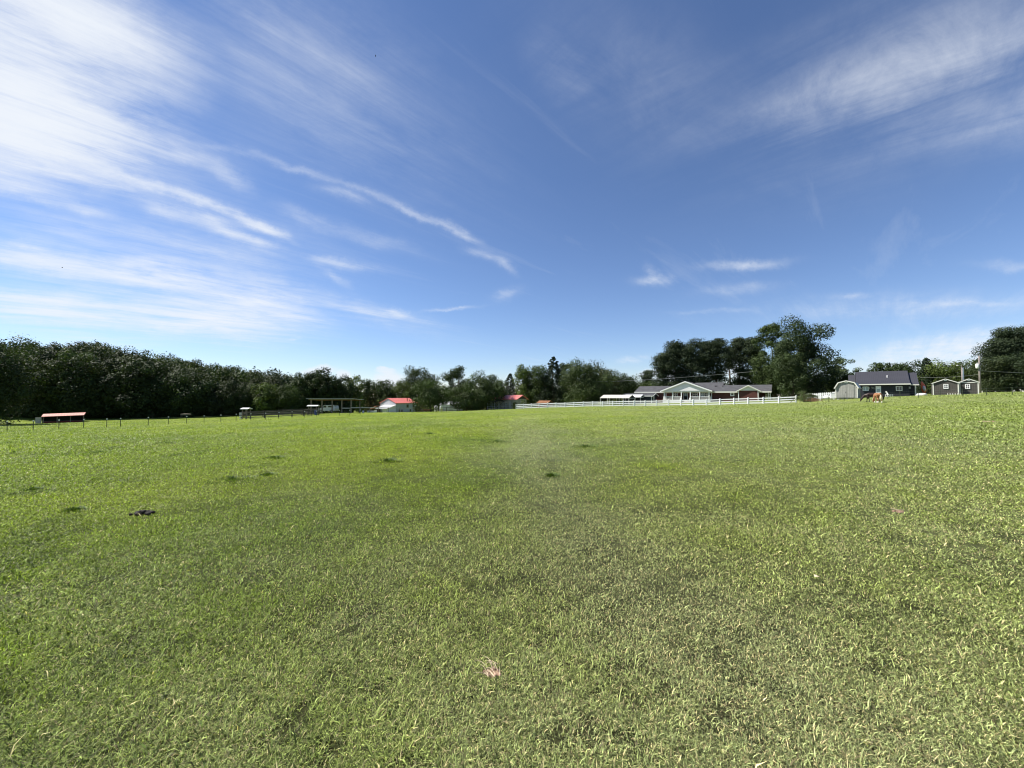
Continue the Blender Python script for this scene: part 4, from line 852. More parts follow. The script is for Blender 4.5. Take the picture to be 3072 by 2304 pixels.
# ------------------------------------------------------------------ dark house
def dark_house():
    f = Fr(2574, 1189, 86, -40); t = f.root('dark_house', 'charcoal sided house with dark metal roof behind the horses', 'house')
    xr = f.lx(2729); D = 7.0; ze = f.lz(2650, 1151.5); zr = f.lz(2655, 1114, D/2)-.1
    MB().box(0, xr, 0, D, -.8, ze-.02).build('wall', M['charcoal'], t)
    zk = ze+.28*(zr-ze); yk = 1.1; m = MB()
    m.prismx([(-.65, ze-.12), (yk, zk), (D/2, zr), (D+.4, ze-.2), (D+.4, ze-.08), (D/2, zr+.12), (yk, zk+.1), (-.65, ze-.02)], -.25, xr+.12); m.build('roof', M['metalroof'], t)
    MB().prismx([(.05, ze), (D-.05, ze), (D/2, zr-.1)], xr-.12, xr-.01).build('gable', M['charcoal'], t)
    MB().prismx([(.05, ze), (D-.05, ze), (D/2, zr-.1)], .01, .12).build('gable', M['charcoal'], t)
    MB().box(-.27, xr+.14, -.72, -.655, ze-.24, ze+.0).build('fascia', M['trim'], t)
    # right lower extension
    x2 = f.lx(2752, .8); z2 = f.lz(2745, 1154.5, .6); z2r = f.lz(2745, 1119, 3.6)
    MB().box(xr+.005, x2-.35, 1.0, D-.5, -.8, z2-.02).build('extension_wall', M['charcoal'], t)
    m = MB(); m.prismx([(.45, z2), (3.6, z2r), (D, z2), (D, z2+.12), (3.6, z2r+.1), (.45, z2+.12)], xr+.13, x2+.25); m.build('extension_roof', M['metalroof'], t)
    MB().box(xr+.13, x2+.27, .38, .445, z2-.1, z2+.12).build('fascia', M['trim'], t)
    x = f.lx(2747, .5); MB().box(x-.09, x+.09, .5, .68, -.8, z2-.01).build('porch_post', M['trim'], t)
    # left lower roof behind
    MB().box(-1.3, -.28, 2, D, -.8, ze-.1).build('side_wall', M['charcoal'], t)
    m = MB(); z3 = f.lz(2570, 1126, 3.5); m.prismx([(1.4, ze-.2), (3.8, z3), (D+.3, ze-.2), (D+.3, ze-.08), (3.8, z3+.1), (1.4, ze-.08)], -1.5, -.26); m.build('side_roof', M['metalroof'], t)
    a, b = f.lx(2590), f.lx(2604.5); window(t, a, b, f.lz(2597, 1171.5), f.lz(2597, 1161), -.005, .09, 'v', 'curtain', .1)
    a, b = f.lx(2690), f.lx(2705.5); window(t, a, b, f.lz(2697, 1171), f.lz(2697, 1159.5), -.005, .10, 'v', 'glass', .1)
    a, b = f.lx(2627.5), f.lx(2643.5); z1 = f.lz(2635, 1158); d = MB().box(a, b, -.1, -.003, -.05, z1).build('door', M['white'], t)
    MB().box(a+.15, b-.15, -.125, -.102, z1-1.35, z1-.65).build('pane', M['curtain'], d); MB().ball((b-.1, -.14, .95), .045, 8, 6).build('handle', M['galv'], d)
    a, b = f.lx(2727, -.1), f.lx(2732.5, -.1); MB().box(a, b, -.16, -.003, f.lz(2729, 1166), f.lz(2729, 1160)).build('meter_box', M['greyshed'], t)
    cu = bpy.data.curves.new('wall_lettering', 'FONT'); cu.body = '190'; cu.size = .75; cu.extrude = .02; cu.align_x = 'CENTER'; cu.materials.append(M['greyshed'])
    tmp = bpy.data.objects.new('tmp', cu); link(tmp); me_ = bpy.data.meshes.new_from_object(tmp.evaluated_get(bpy.context.evaluated_depsgraph_get())); bpy.data.objects.remove(tmp); me_.materials.clear(); me_.materials.append(M['greyshed']); o = obj('wall_lettering', me_, t); o.location = (f.lx(2616.5), -.03, f.lz(2616, 1167.5)); o.rotation_euler = (R(90), 0, 0)
    x = f.lx(2663, 1.9); zz = zk+(zr-zk)*(.8/2.4); m = MB(); m.tube([(x, 1.9, zz-.1), (x, 1.9, zz+.45)], .07, 8); m.tube([(x, 1.9, zz-.05), (x, 1.9, zz+.12)], [.17, .09], 10); m.build('vent_pipe', M['white'], t, True)
dark_house()

def gambrel_shed():
    f = Fr(2507, 1196, 73, -46); t = f.root('storage_shed', 'grey board storage shed with gambrel roof and cream trim', 'shed')
    x1 = f.lx(2573); zb = .16; z = lambda px, py: f.lz(px, py)
    W_ = x1; ze = z(2507, 1164); zk = z(2514, 1149); za = z(2540, 1143)
    P = [(0, ze), (W_*.13, zk), (W_*.5, za), (W_*.87, zk), (W_, ze)]
    D = 5.5
    MB().prism([(0.02, zb), (W_-.02, zb)]+[(x, q-.03) for x, q in P[::-1]], 0, D).build('wall', M['greyshed'], t)
    k = [( -.16, ze-.14)]+P[1:4]+[(W_+.16, ze-.14)]
    MB().prism([(x, q) for x, q in k]+[(x+(0.05 if x > W_/2 else -.05 if x < W_/2 else 0), q+.09) for x, q in k[::-1]], -.22, D+.15).build('roof', M['greyroof'], t)
    m = MB()
    for (a, b), (c, d) in zip(k[:-1], k[1:]): m.bar((a, -.255, b+.02), (c, -.255, d+.02), .06, .17)
    m.box(-.02, .12, -.035, -.002, zb, ze-.05); m.box(W_-.12, W_+.02, -.035, -.002, zb, ze-.05); m.build('trim', M['trim'], t)
    MB().box(W_*.5-.26, W_*.5+.26, -.06, -.004, za-.36, za-.16).build('gable_vent', M['white'], t)
    d = MB().box(W_*.16, W_*.5-.02, -.05, -.004, zb+.05, zk-.25).build('door', M['greyshed'], t); MB().box(W_*.5-.12, W_*.5-.06, -.09, -.052, 1.1, 1.3).build('handle', M['dark'], d)
    d = MB().box(W_*.5+.02, W_*.84, -.05, -.004, zb+.05, zk-.25).build('door', M['greyshed'], t)
    for i in range(5):
        for y in (.1, D-.4): x = .2+(W_-.6)*i/4; MB().box(x, x+.3, y, y+.3, -.5, zb-.005).build('foundation_block', M['paleboard'], t)
    MB().box(.05, W_-.05, .08, D-.05, zb-.10, zb-.004).build('skid', M['darkwood'], t)
gambrel_shed()

def brown_shed(px0, px1, pyb, Y, eave, apex, label, wpx, band):
    f = Fr(px0, pyb, Y, -45); t = f.root('storage_shed', label, 'shed', 'brown sheds'); W_ = f.lx(px1); ze = f.lz(px0, eave); za = f.lz((px0+px1)/2, apex); D = 4.5
    MB().prism([(0, -.3), (W_, -.3), (W_, ze-.02), (W_/2, za-.03), (0, ze-.02)], 0, D).build('wall', M['brownshed'], t)
    gable_roof_y(0, W_, -.14, D+.15, ze, za, .13, .08).build('roof', M['shingle'], t)
    m = MB(); k = (za-ze)/(W_/2)
    for e in (-.15, W_+.15): m.bar((e, -.175, ze-k*.15+.0), (W_/2, -.175, za+.0), .06, .14)
    m.box(-.02, .13, -.04, -.002, -.3, ze-.06); m.box(W_-.13, W_+.02, -.04, -.002, -.3, ze-.06)
    if band: m.box(.135, W_-.135, -.05, -.003, ze-.12, ze+.02)
    m.build('trim', M['trim'], t)
    MB().box(W_/2-.17, W_/2+.17, -.06, -.004, za-.36, za-.18).build('gable_vent', M['white'], t)
    a, b = f.lx(wpx-5), f.lx(wpx+5); window(t, a, b, f.lz(wpx, 1165), f.lz(wpx, 1154), -.005, .1, 'hv', 'glass', .09)
    return t
brown_shed(2799, 2877, 1185, 75, 1149.5, 1137, 'wider dark brown shed with window and plain gable, left of the pair', 2838.5, False)
brown_shed(2879, 2937, 1182, 73.5, 1147, 1137, 'narrower dark brown shed with trim band, right of the pair', 2903.5, True)

# ------------------------------------------------------------------ barn group (left-centre)
def barn():
    f = Fr(1188, 1240, 138, 54); t = f.root('barn', 'white barn with bright red metal roof behind the pasture', 'barn')
    # local x runs along the long side, away from the camera-left gable (gable lies in the plane x=0, y from 0 to D)
    D = None; a = ray(1142, 1185)[0]
    # depth of gable: solve for local y where column 1142 meets x=0
    D = (a*f.y-f.x)/(-f.s-a*f.c); Lg = f.lx(1249)
    ze = f.lz(1190, 1209.5); wx = -D/2*f.s+f.x; wy = D/2*f.c+f.y; zr = CAMZ+ray(1166, 1195.5)[1]*wy-f.z
    MB().box(0, Lg, 0, D, -.8, ze).build('wall', M['barnwall'], t)
    MB().prismx([(0, -.8), (D, -.8), (D, ze), (D/2, zr-.02), (0, ze)], -.08, -.004).build('gable_wall', M['barngable'], t)
    rf = gable_roof(-.3, Lg+.3, 0, D, ze, zr, .35, .14).build('roof', M['redroof'], t)
    x = Lg*.66; MB().tube([(x, 1.4, ze+.3), (x, 1.4, ze+1.9)], .14, 8).build('chimney_pipe', M['rust'], rf)
    for x in (Lg*.50, Lg*.80): window(t, x, x+1.0, 1.9, 3.1, -.004, .06, 'h', 'glass', .06, 'barngable')
    for x in (Lg*.12, Lg*.24, Lg*.66): window(t, x, x+.7, .3, 1.3, -.004, .05, 'h', 'glass', .06, 'barngable')
    # white lean-to in front of the gable, its roof falling toward the camera
    lw = 3.8; m = MB(); m.prism([(-lw, ze-1.9), (-.09, ze-.75), (-.09, ze-.62), (-lw-.3, ze-1.88)], -.3, D*.72); m.build('lean_to_roof', M['greyroof'], t)
    m = MB(); m.prism([(-lw+.1, -.8), (-.1, -.8), (-.1, ze-.80), (-lw+.1, ze-1.9)], 0, .1); m.box(-lw+.1, -lw+.2, .105, D*.30, -.8, ze-1.92); m.build('lean_to_wall', M['white'], t)
    for y in (D*.45, D*.70): MB().box(-lw+.1, -lw+.25, y, y+.15, -.8, ze-1.93).build('lean_to_post', M['oldwood'], t)
    # low open side shed to the left
    m = MB(); m.prismx([(D+.02, ze-1.2), (D+3.6, ze-2.3), (D+3.6, ze-2.18), (D+.02, ze-1.05)], -2.0, Lg*.8); m.build('side_roof', M['pinkroof'], t)
    for x in (-1.8, 1.5, 5): MB().box(x, x+.16, D+3.2, D+3.36, -.8, ze-2.3).build('side_post', M['oldwood'], t)
    MB().box(-1.5, Lg*.7, D+.05, D+.2, -.8, ze-1.3).build('side_wall', M['darkwood'], t)
barn()

def pole_shed():
    Y = 98; f = Fr(934, 1238, Y, 0); t = f.root('pole_shed', 'open wooden pole shed with flat metal roof and rear posts', 'shed')
    xr = f.lx(1054); z = f.lz(990, 1200); D = 5.5
    MB().poly([(-.9, -1.0, z+.30), (xr+1.0, -1.0, z+.30), (xr+.8, D+.6, z-.05), (-.8, D+.6, z-.05), (-.9, -1.0, z+.40), (xr+1.0, -1.0, z+.40), (xr+.8, D+.6, z+.05), (-.8, D+.6, z+.05)],
              [(0, 1, 2, 3), (7, 6, 5, 4), (0, 4, 5, 1), (1, 5, 6, 2), (2, 6, 7, 3), (3, 7, 4, 0)]).build('roof', M['greyroof'], t)
    MB().box(-.7, xr+.7, -.1, .1, z-.02, z+.2).build('beam', M['oldwood'], t)
    for p in (934, 967, 997, 1026, 1054):
        x = f.lx(p); MB().box(x-.12, x+.12, -.12, .1, -.6, z-.025).build('post', M['oldwood'], t)
        MB().box(x-.1, x+.1, D-.1, D+.1, -.6, z-.08).build('post', M['oldwood'], t)
    for k in range(7): y = .6+k*.75; MB().box(-.8, xr+.7, y-.03, y+.03, z+.02-.04*k, z+.16-.05*k).build('rafter', M['rust'], t)
    x0 = f.lx(1026); MB().box(x0+.13, xr-.13, -.06, .02, 1.05, 1.25).build('rail', M['paleboard'], t)
pole_shed()

def pickup():
    f = Fr(952, 1237.5, 100.5, -8); t = f.root('pickup_truck', 'silver pickup truck with camper shell parked under the pole shed', 'truck')
    prof = [(0, .45), (4.9, .45), (4.95, 1.0), (4.85, 1.7), (4.55, 1.95), (2.6, 1.95), (1.75, 1.9), (1.15, 1.25), (.1, 1.1)]
    MB().prism(prof, 0, 1.8).build('body', M['truck'], t, bevel=.06)
    MB().box(3.0, 4.4, -.03, -.004, 1.35, 1.75).build('window', M['glass'], t)
    MB().poly([(1.45, -.02, 1.30), (2.5, -.02, 1.30), (2.5, -.02, 1.78), (1.85, -.02, 1.78), (1.45, 0, 1.30), (2.5, 0, 1.30), (2.5, 0, 1.78), (1.85, 0, 1.78)], [(0, 1, 2, 3), (4, 7, 6, 5), (0, 4, 5, 1), (1, 5, 6, 2), (2, 6, 7, 3), (3, 7, 4, 0)]).build('window', M['glass'], t)
    for x in (.95, 4.0):
        for y in (-.02, 1.6):
            wh = MB().tube([(x, y, .36), (x, y+.22, .36)], .36, 18).build('wheel', M['tyre'], t); MB().tube([(x, y-.01, .36), (x, y+.23, .36)], .19, 12).build('rim', M['galv'], wh)
    MB().box(-.04, .06, .15, .45, .75, .95).build('headlight', M['white'], t); MB().box(-.04, .06, 1.35, 1.65, .75, .95).build('headlight', M['white'], t)
pickup()

def feeder(px0, px1, pyr, pyb, Y, label):
    f = Fr(px0, pyb, Y, 0); t = f.root('hay_feeder', label, 'feeder', 'small white roofed feeders'); W_ = f.lx(px1); z = f.lz(px0, pyr)
    gable_roof(-.15, W_+.15, 0, 1.2, z-.12, z+.05, .15, .09).build('roof', M['white'], t)
    for x in (.12, W_-.22):
        for y in (.05, 1.05): MB().box(x, x+.11, y, y+.11, -.3, z-.13).build('post', M['oldwood'], t)
    MB().prism([(.15, .75), (W_-.25, .75), (W_-.15, 1.05), (.1, 1.05)], .17, 1.04).build('trough', M['darkwood'], t)
feeder(723, 743, 1225.5, 1256, 76, 'small white roofed feeder at the left end of the board fence')
feeder(922, 951, 1217, 1240, 92, 'small white roofed feeder in front of the pole shed')

def rail_fence(name, label, pts, h, rails, pm, rm, rw=.14, group=None, tip=False, pw=.13, raild=.045, railmat_alt=None):
    """pts: list of (px, Y)"""
    W0 = [(ray(p, 1185)[0]*Y, Y) for p, Y in pts]; zz = [g1(x, y) for x, y in W0]; ox, oy = W0[0]; oz = zz[0]
    t = thing(name, label, 'fence', (ox, oy, oz), 0, group)
    for (x, y), z in zip(W0, zz):
        m = MB(); m.box(-pw/2, pw/2, -pw/2, pw/2, -.4, h+.08)
        if tip: m.poly([(-pw/2-.015, -pw/2-.015, h+.08), (pw/2+.015, -pw/2-.015, h+.08), (pw/2+.015, pw/2+.015, h+.08), (-pw/2-.015, pw/2+.015, h+.08), (0, 0, h+.15)], [(3, 2, 1, 0), (0, 1, 4), (1, 2, 4), (2, 3, 4), (3, 0, 4)])
        m.build('post', pm, t, loc=(x-ox, y-oy, z-oz))
    for ri, hr in enumerate(rails):
        m = MB()
        for i in range(len(W0)-1):
            p = np.array([W0[i][0]-ox, W0[i][1]-oy, zz[i]-oz+hr]); q = np.array([W0[i+1][0]-ox, W0[i+1][1]-oy, zz[i+1]-oz+hr]); m.bar(p, q, raild, rw)
        m.build('rail', rm, t)
    return t
FP = [1547.8, 1569.6, 1593.5, 1617, 1642, 1668, 1694.8, 1721.8, 1749.5, 1778, 1807.7, 1838, 1869.4, 1902, 1935, 1969, 2005, 2042, 2079, 2119, 2159.6, 2201.6, 2244, 2289.6, 2336, 2388]
def fline(px): a = ray(px, 1185)[0]; tt = (a*112-1.2)/(54.8+a*36); return 112-36*tt
rail_fence('vinyl_fence', 'long white three rail vinyl fence in front of the brick house', [(p, fline(p)) for p in FP], 1.28, (.22, .68, 1.14), M['vinyl'], M['vinyl'], .21, tip=True, pw=.18, raild=.05)
# brace at its right end
def brace():
    x, y = ray(2388, 1185)[0]*fline(2388), fline(2388); x2, y2 = ray(2368, 1185)[0]*fline(2368), fline(2368)-.2
    b = MB(); b.bar((x2-x, y2-y, -.05), (-.1, -.2, 1.3), .07, .07); tag(b.build('fence_brace', M['darkwood'], None, loc=(x, y, g1(x, y))), 'dark diagonal brace leaning at the right end of the white fence', 'brace')
brace()
rail_fence('board_fence', 'dark weathered four rail board fence beside the feeder', [(726, 77), (795, 79), (837, 80.5), (877, 82), (911, 84), (925, 88), (952, 91)], 1.38, (.3, .62, .95, 1.3), M['darkwood'], M['oldwood'], .14, pw=.16)
rail_fence('board_fence', 'rear run of dark board fence behind the first pen', [(733, 83), (790, 88), (850, 92), (905, 94), (960, 95)], 1.38, (.4, .8, 1.3), M['darkwood'], M['darkwood'], .14, pw=.16)
rail_fence('pipe_gate', 'short low dark gate section between the board fence and pole shed', [(915, 84.5), (935, 85), (957, 86)], 1.0, (.35, .65, .95), M['darkwood'], M['darkwood'], .08, pw=.10)
rail_fence('single_rail_fence', 'single pale top rail fence running to the barn', [(1052, 97), (1081, 100), (1110, 103), (1136, 108), (1165, 113), (1200, 118), (1240, 123), (1254, 125)], 1.42, (1.35,), M['oldwood'], M['paleboard'], .20, pw=.15)
rail_fence('dark_board_fence', 'dark wooden corral fence under the trees right of the barn', [(1258, 124), (1280, 124), (1310, 124), (1340, 123), (1372, 122), (1405, 121), (1440, 120)], 1.5, (.45, .95, 1.4), M['darkwood'], M['darkwood'], .15, pw=.16)
def bundle():
    a, b = ray(722, 1254)
    Y = 76; x = a*Y; z = g1(x, Y); m = MB()
    for k in range(4): m.box(-.12, .30, -.1, .1, .12+k*.34, .26+k*.34)
    tag(m.build('board_stack', M['posttip'], None, loc=(x, Y-.2, z)), 'four pale board ends at the left end of the board fence', 'boards')
bundle()

def wire_fence(pxs, Yf, name, label, h, posttops=True, wires=(.35, .7, 1.05)):
    W0 = [(ray(p, 1185)[0]*Yf(p), Yf(p)) for p in pxs]; zz = [g1(x, y) for x, y in W0]; ox, oy = W0[0]; oz = zz[0]; t = thing(name, label, 'fence', (ox, oy, oz))
    for (x, y), z in zip(W0, zz):
        m = MB(); m.bar((0, 0, -.3), (0, 0, h), .055, .045); m.bar((0, -.03, -.3), (0, -.03, h-.02), .02, .03)
        o = m.build('post', M['tpost'], t, loc=(x-ox, y-oy, z-oz))
        if posttops: MB().box(-.05, .05, -.05, .05, h-.02, h+.12).build('post_cap', M['posttip'], o)
    for hr in wires:
        m = MB()
        for i in range(len(W0)-1): m.bar((W0[i][0]-ox, W0[i][1]-oy-.03, zz[i]-oz+hr), (W0[i+1][0]-ox, W0[i+1][1]-oy-.03, zz[i+1]-oz+hr), .008)
        m.build('wire', M['wire'], t)
LP = [-52, 25, 103, 180, 254, 323, 364, 447, 507, 562, 614, 664, 710, 754, 798, 838, 877, 915, 951, 985, 1019, 1050, 1081]
def lY(p): a = ray(p, 1185)[0]; tt = (a*47.7+62.5)/(26-a*33.3); return 47.7+33.3*tt
wire_fence(LP, lY, 'wire_fence', 'left wire fence on thin green posts with white caps', 1.12)
def rY(p): return 66-(p-2430)*.014
wire_fence([2432, 2486, 2532, 2581, 2700, 2755, 2820, 2887, 2960, 3037, 3110], rY, 'wire_fence', 'right wire fence on thin dark posts in front of the sheds', 1.15, False)

def low_shed():
    f = Fr(126, 1271, 84, 47); t = f.root('run_in_shed', 'low red run-in shed with faded red roof beneath the dark left wood', 'shed'); W_ = f.lx(254); D = 3.5; z = f.lz(130, 1249)-.1; z2 = f.lz(130, 1241.5, D)-.1
    MB().poly([(-.1, -.6, z), (W_, -.6, z+.12), (W_+.2, D, z2+.15), (-.1, D, z2), (-.1, -.6, z+.07), (W_, -.6, z+.19), (W_+.2, D, z2+.22), (-.1, D, z2+.07)],
              [(0, 1, 2, 3), (7, 6, 5, 4), (0, 4, 5, 1), (1, 5, 6, 2), (2, 6, 7, 3), (3, 7, 4, 0)]).build('roof', M['pinkroof'], t)
    m = MB(); m.box(0, W_, D-.3, D-.2, -.5, z-.02); m.box(W_-.1, W_, .1, D-.31, -.5, z-.02); m.box(0, .1, .1, D-.31, -.5, z-.02); m.build('wall', M['dark'], t)
    for k in range(4): x = .1+(W_-.25)*k/3; MB().box(x, x+.13, -.05, .09, -.5, z-.01).build('post', M['oldwood'], t)
    MB().box(-.95, -.12, 0.1, .3, -.5, z-.12).build('end_panel', M['paleboard'], t)
    MB().box(.3, W_-.3, .05, .1, -.1, .45).build('front_board', M['redpaint'], t)
low_shed()
def cart():
    f = Fr(541, 1251, 92, 0); t = f.root('hay_wagon', 'small grey wagon parked at the edge of the left wood', 'wagon'); MB().box(0, 1.6, 0, 1.2, .45, .75).build('bed', M['oldwood'], t)
    for x in (.3, 1.3): MB().tube([(x, -.1, .25), (x, .05, .25)], .25, 12).build('wheel', M['tyre'], t)
cart()

def red_cottage():
    f = Fr(1533, 1229, 120, -36); t = f.root('small_house', 'small beige outbuilding with bright red roof left of the white fence', 'outbuilding')
    xr = f.lx(1549); xl = -6.8; D = 5.6; ze = f.lz(1533, 1197); zr = f.lz(1552, 1186, D/2)
    MB().box(xl, xr, 0, D, -.6, ze).build('wall', M['beige'], t)
    MB().prismx([(.02, ze+.003), (D-.02, ze+.003), (D/2, zr-.02)], xr-.12, xr-.002).build('gable', M['darkwood'], t)
    gable_roof(xl-.3, xr+.6, 0, D, ze, zr, .5, .12).build('roof', M['redroof'], t)
    m = MB(); m.box(xr+.002, xr+.06, 3.0, 3.9, 1.0, 2.2); o = m.build('window', M['redpaint'], t); MB().box(xr+.062, xr+.08, 3.1, 3.8, 1.1, 2.1).build('pane', M['dark'], o)
    m = MB(); m.box(xr-1.3, xr-.5, -.06, -.003, 0, 2.0); m.build('door', M['darkwood'], t)
red_cottage()
def red_shed2():
    f = Fr(1612, 1226, 128, -36); t = f.root('small_barn', 'low dark red shed with dull red roof behind the white fence', 'shed'); xr = f.lx(1642)
    MB().box(0, xr, 0, 3.5, -.6, 1.9).build('wall', M['redpaint'], t); gable_roof(-.3, xr+.3, 0, 3.5, 1.9, 2.6, .3, .1).build('roof', M['rust'], t)
    MB().box(xr*.4, xr*.6, -.05, -.003, 0, 1.6).build('door', M['darkwood'], t)
red_shed2()
def pen():
    f = Fr(1462, 1231, 117, -6); t = f.root('metal_pen', 'grey metal kennel pen with dark canopy left of the red roofed outbuilding', 'pen'); xr = f.lx(1528); n = 6; h = 2.6
    for k in range(n+1): x = xr*k/n; MB().tube([(x, 0, -.4), (x, 0, h)], .045, 6).build('post', M['galv'], t); MB().tube([(x, 3, -.4), (x, 3, h)], .045, 6).build('post', M['galv'], t)
    for z in (.5, 1.2, 1.9, h-.05):
        m = MB(); m.tube([(0, 0, z), (xr, 0, z)], .035, 6); m.tube([(xr, 0, z), (xr, 3, z)], .035, 6); m.build('rail', M['galv'], t)
    m = MB(); rs2 = np.random.RandomState(3); nx = 8; V = []; Fc = []
    for j in range(3):
        for i in range(nx): V.append((-.8+(xr*.75+.8)*i/(nx-1), -.5+2*j, h+.25+.35*sin(i*1.3+j)-.3*(i == 0)))
    for j in range(2):
        for i in range(nx-1): a = j*nx+i; Fc.append((a, a+1, a+nx+1, a+nx))
    m.poly(V, Fc); o = m.build('canopy', M['dark'], t, True); s = o.modifiers.new('s', 'SOLIDIFY'); s.thickness = .06
pen()
def grey_shed():
    f = Fr(1318, 1237, 138, -20); t = f.root('low_shed', 'low grey metal sided shed seen under the leafy trees', 'shed'); xr = f.lx(1372); h = 2.9
    MB().box(0, xr, 0, 4, -.6, h).build('wall', M['barngable'], t); gable_roof(-.2, xr+.2, 0, 4, h, h+.9, .3, .1).build('roof', M['greyroof'], t)
    MB().box(xr*.55, xr*.75, -.05, -.003, 0, 2.2).build('door', M['greyroof'], t)
grey_shed()
def tanks():
    for i, (px, h, lb) in enumerate([(1308, 2.3, 'white upright tank under the trees, left of the two'), (1324, 2.6, 'taller narrow white tank beside the tree trunk')]):
        Y = 128; x = ray(px, 1185)[0]*Y; m = MB(); r = .55-.12*i; m.tube([(0, 0, -.3), (0, 0, h*.85), (0, 0, h*.95), (0, 0, h)], [r, r, r*.7, r*.25], 16)
        tag(m.build('water_tank', M['white'], None, True, loc=(x, Y, g1(x, Y))), lb, 'tank', 'white tanks')
tanks()
def boat():
    Y = 104; x = ray(1117, 1185)[0]*Y; t = thing('jon_boat', 'small white boat lying in the grass left of the barn', 'boat', (x, Y, g1(x, Y)+.1), R(10))
    m = MB(); sec = [(-1.2, .42, .42), (-.6, .55, .36), (.4, .55, .36), (1.2, .12, .5)]; V = []; Fc = []
    for X, wd, h in sec: V += [(X, -wd, h), (X, -wd*.7, 0), (X, wd*.7, 0), (X, wd, h)]
    for i in range(3):
        for k in range(3): a = i*4+k; Fc.append((a, a+1, a+5, a+4))
    Fc += [(0, 1, 2, 3), (12, 13, 14, 15)]; m.poly(V, Fc); o = m.build('hull', M['white'], t); s = o.modifiers.new('s', 'SOLIDIFY'); s.thickness = .05
    MB().box(-.3, .0, -.5, .5, .28, .32).build('seat', M['galv'], t)
boat()
def barrel(px, Y, h, m_, label, name='barrel', r=.3):
    x = ray(px, 1185)[0]*Y; t = MB(); t.tube([(0, 0, 0), (0, 0, h*.05), (0, 0, h*.5), (0, 0, h*.95), (0, 0, h)], [r*.95, r, r*1.04, r, r*.92], 14); tag(t.build(name, m_, None, True, loc=(x, Y, g1(x, Y)-.03)), label, name.replace('_', ' '))
barrel(948, 90, 1.0, M['blue'], 'blue barrel beside the feeder at the pole shed')
barrel(1090, 101, .6, M['white'], 'small white bucket by the single rail fence', 'bucket', .25)
def junk():
    x, Y = ray(1275, 1185)[0]*110, 110; t = thing('wheelbarrow', 'rusty wheelbarrow under the round tree in front of the barn', 'wheelbarrow', (x, Y, g1(x, Y)), R(8))
    MB().prism([(-.2, .35), (1.4, .35), (1.7, .8), (-.5, .8)], -.35, .35).build('tray', M['rust'], t)
    MB().tube([(1.6, -.05, .25), (1.6, .05, .25)], .25, 12).build('wheel', M['tyre'], t)
    m = MB(); m.bar((-1.2, -.25, .75), (1.5, -.1, .3), .05); m.bar((-1.2, .25, .75), (1.5, .1, .3), .05); m.bar((-.2, -.25, 0), (-.1, -.25, .5), .05); m.bar((-.2, .25, 0), (-.1, .25, .5), .05); m.build('frame', M['oldwood'], t)
    x, Y = ray(1262, 1185)[0]*112, 112; m = MB(); random.seed(4)
    for k in range(14): m.bar((random.uniform(-.8, .2), random.uniform(-.3, .3), .1+.05*k), (random.uniform(.4, 1.2), random.uniform(-.3, .3), .1+.05*k), .12, .07)
    tag(m.build('lumber_pile', M['oldwood'], None, loc=(x, Y, g1(x, Y))), 'pile of weathered boards beside the rusty wheelbarrow', 'boards')
junk()

# ------------------------------------------------------------------ right side: bush, pickets, horses, pole etc.
def shrub(name, label, px, Y, wd, h, col, seed, n=2500, leaf=.12, zb=0.0, m_='leaf'):
    x = ray(px, 1185)[0]*Y; z = g1(x, Y); rng = np.random.RandomState(seed); P, NN, CC = crown_cloud(rng, 'airy', h, wd, n, col, leaf, zb); V, q, C = leaves(P, NN, leaf, CC, rng)
    t = thing(name, label, name.replace('_', ' '), (x, Y, z)); obj('foliage', mesh_np('foliage', V, q.ravel(), np.full(len(q), 4), M[m_], C), t)
    b = MB()
    for k in range(6): u = k*1.05; b.tube([(0, 0, -.1), (cos(u)*wd*.15, sin(u)*wd*.15, h*.45), (cos(u)*wd*.33, sin(u)*wd*.33, h*.85)], [.03, .02, .008], 5)
    b.build('stem', M['bark'], t, True)
shrub('vine_bush', 'arching green bush overgrowing the right end of the white fence', 2412, 74.5, 2.6, 2.25, (.10, .13, .05), 61)
shrub('vine_bush', 'lower green bush between the fence end and the picket fence', 2433, 74, 2.0, 1.5, (.085, .11, .045), 62)
shrub('dry_weeds', 'reddish dry weeds at the foot of the picket fence', 2438, 73, 2.6, .8, (.26, .15, .09), 63, 1500, .09)
for i, (px, Y, wd, h, lb) in enumerate([(1568, 112, 2.0, 2.6, 'pale green shrub beside the gable of the red roofed outbuilding'), (1545, 113, 1.8, 2.0, 'dark shrub against the red roofed outbuilding wall'), (1250, 110, 2.2, 1.8, 'low green shrub at the barn end')]):
    shrub('shrub', lb, px, Y, wd, h, (.12, .16, .07) if i == 0 else (.05, .07, .02), 70+i)
def pickets():
    t = None; p0, p1 = 2421, 2504; Y0, Y1 = 78.5, 74.5; n = 15; x0 = ray(p0, 1185)[0]*Y0; z0 = g1(x0, Y0); t = thing('picket_fence', 'white picket fence between the bushes and the grey shed', 'fence', (x0, Y0, z0))
    pos = []
    for k in range(n):
        f_ = k/(n-1); Y = Y0+(Y1-Y0)*f_; x = ray(p0+(p1-p0)*f_, 1185)[0]*Y; z = g1(x, Y)+.35; pos.append((x-x0, Y-Y0, z-z0)); wd = .19
        m = MB(); m.prism([(-wd/2, .0), (wd/2, .0), (wd/2, 1.08), (0, 1.22), (-wd/2, 1.08)], -.015, .015); o = m.build('picket', M['white'], t, loc=pos[-1]); o.rotation_euler[2] = R(-36)
    for h in (.35, .9):
        m = MB()
        for a, b in zip(pos[:-1], pos[1:]): m.bar((a[0], a[1]+.06, a[2]+h), (b[0], b[1]+.06, b[2]+h), .035, .09)
        m.build('rail', M['white'], t)
    for k in (0, 7, 14): m = MB().box(-.06, .06, .09, .21, -.6, 1.15).build('post', M['white'], t, loc=pos[k])
pickets()
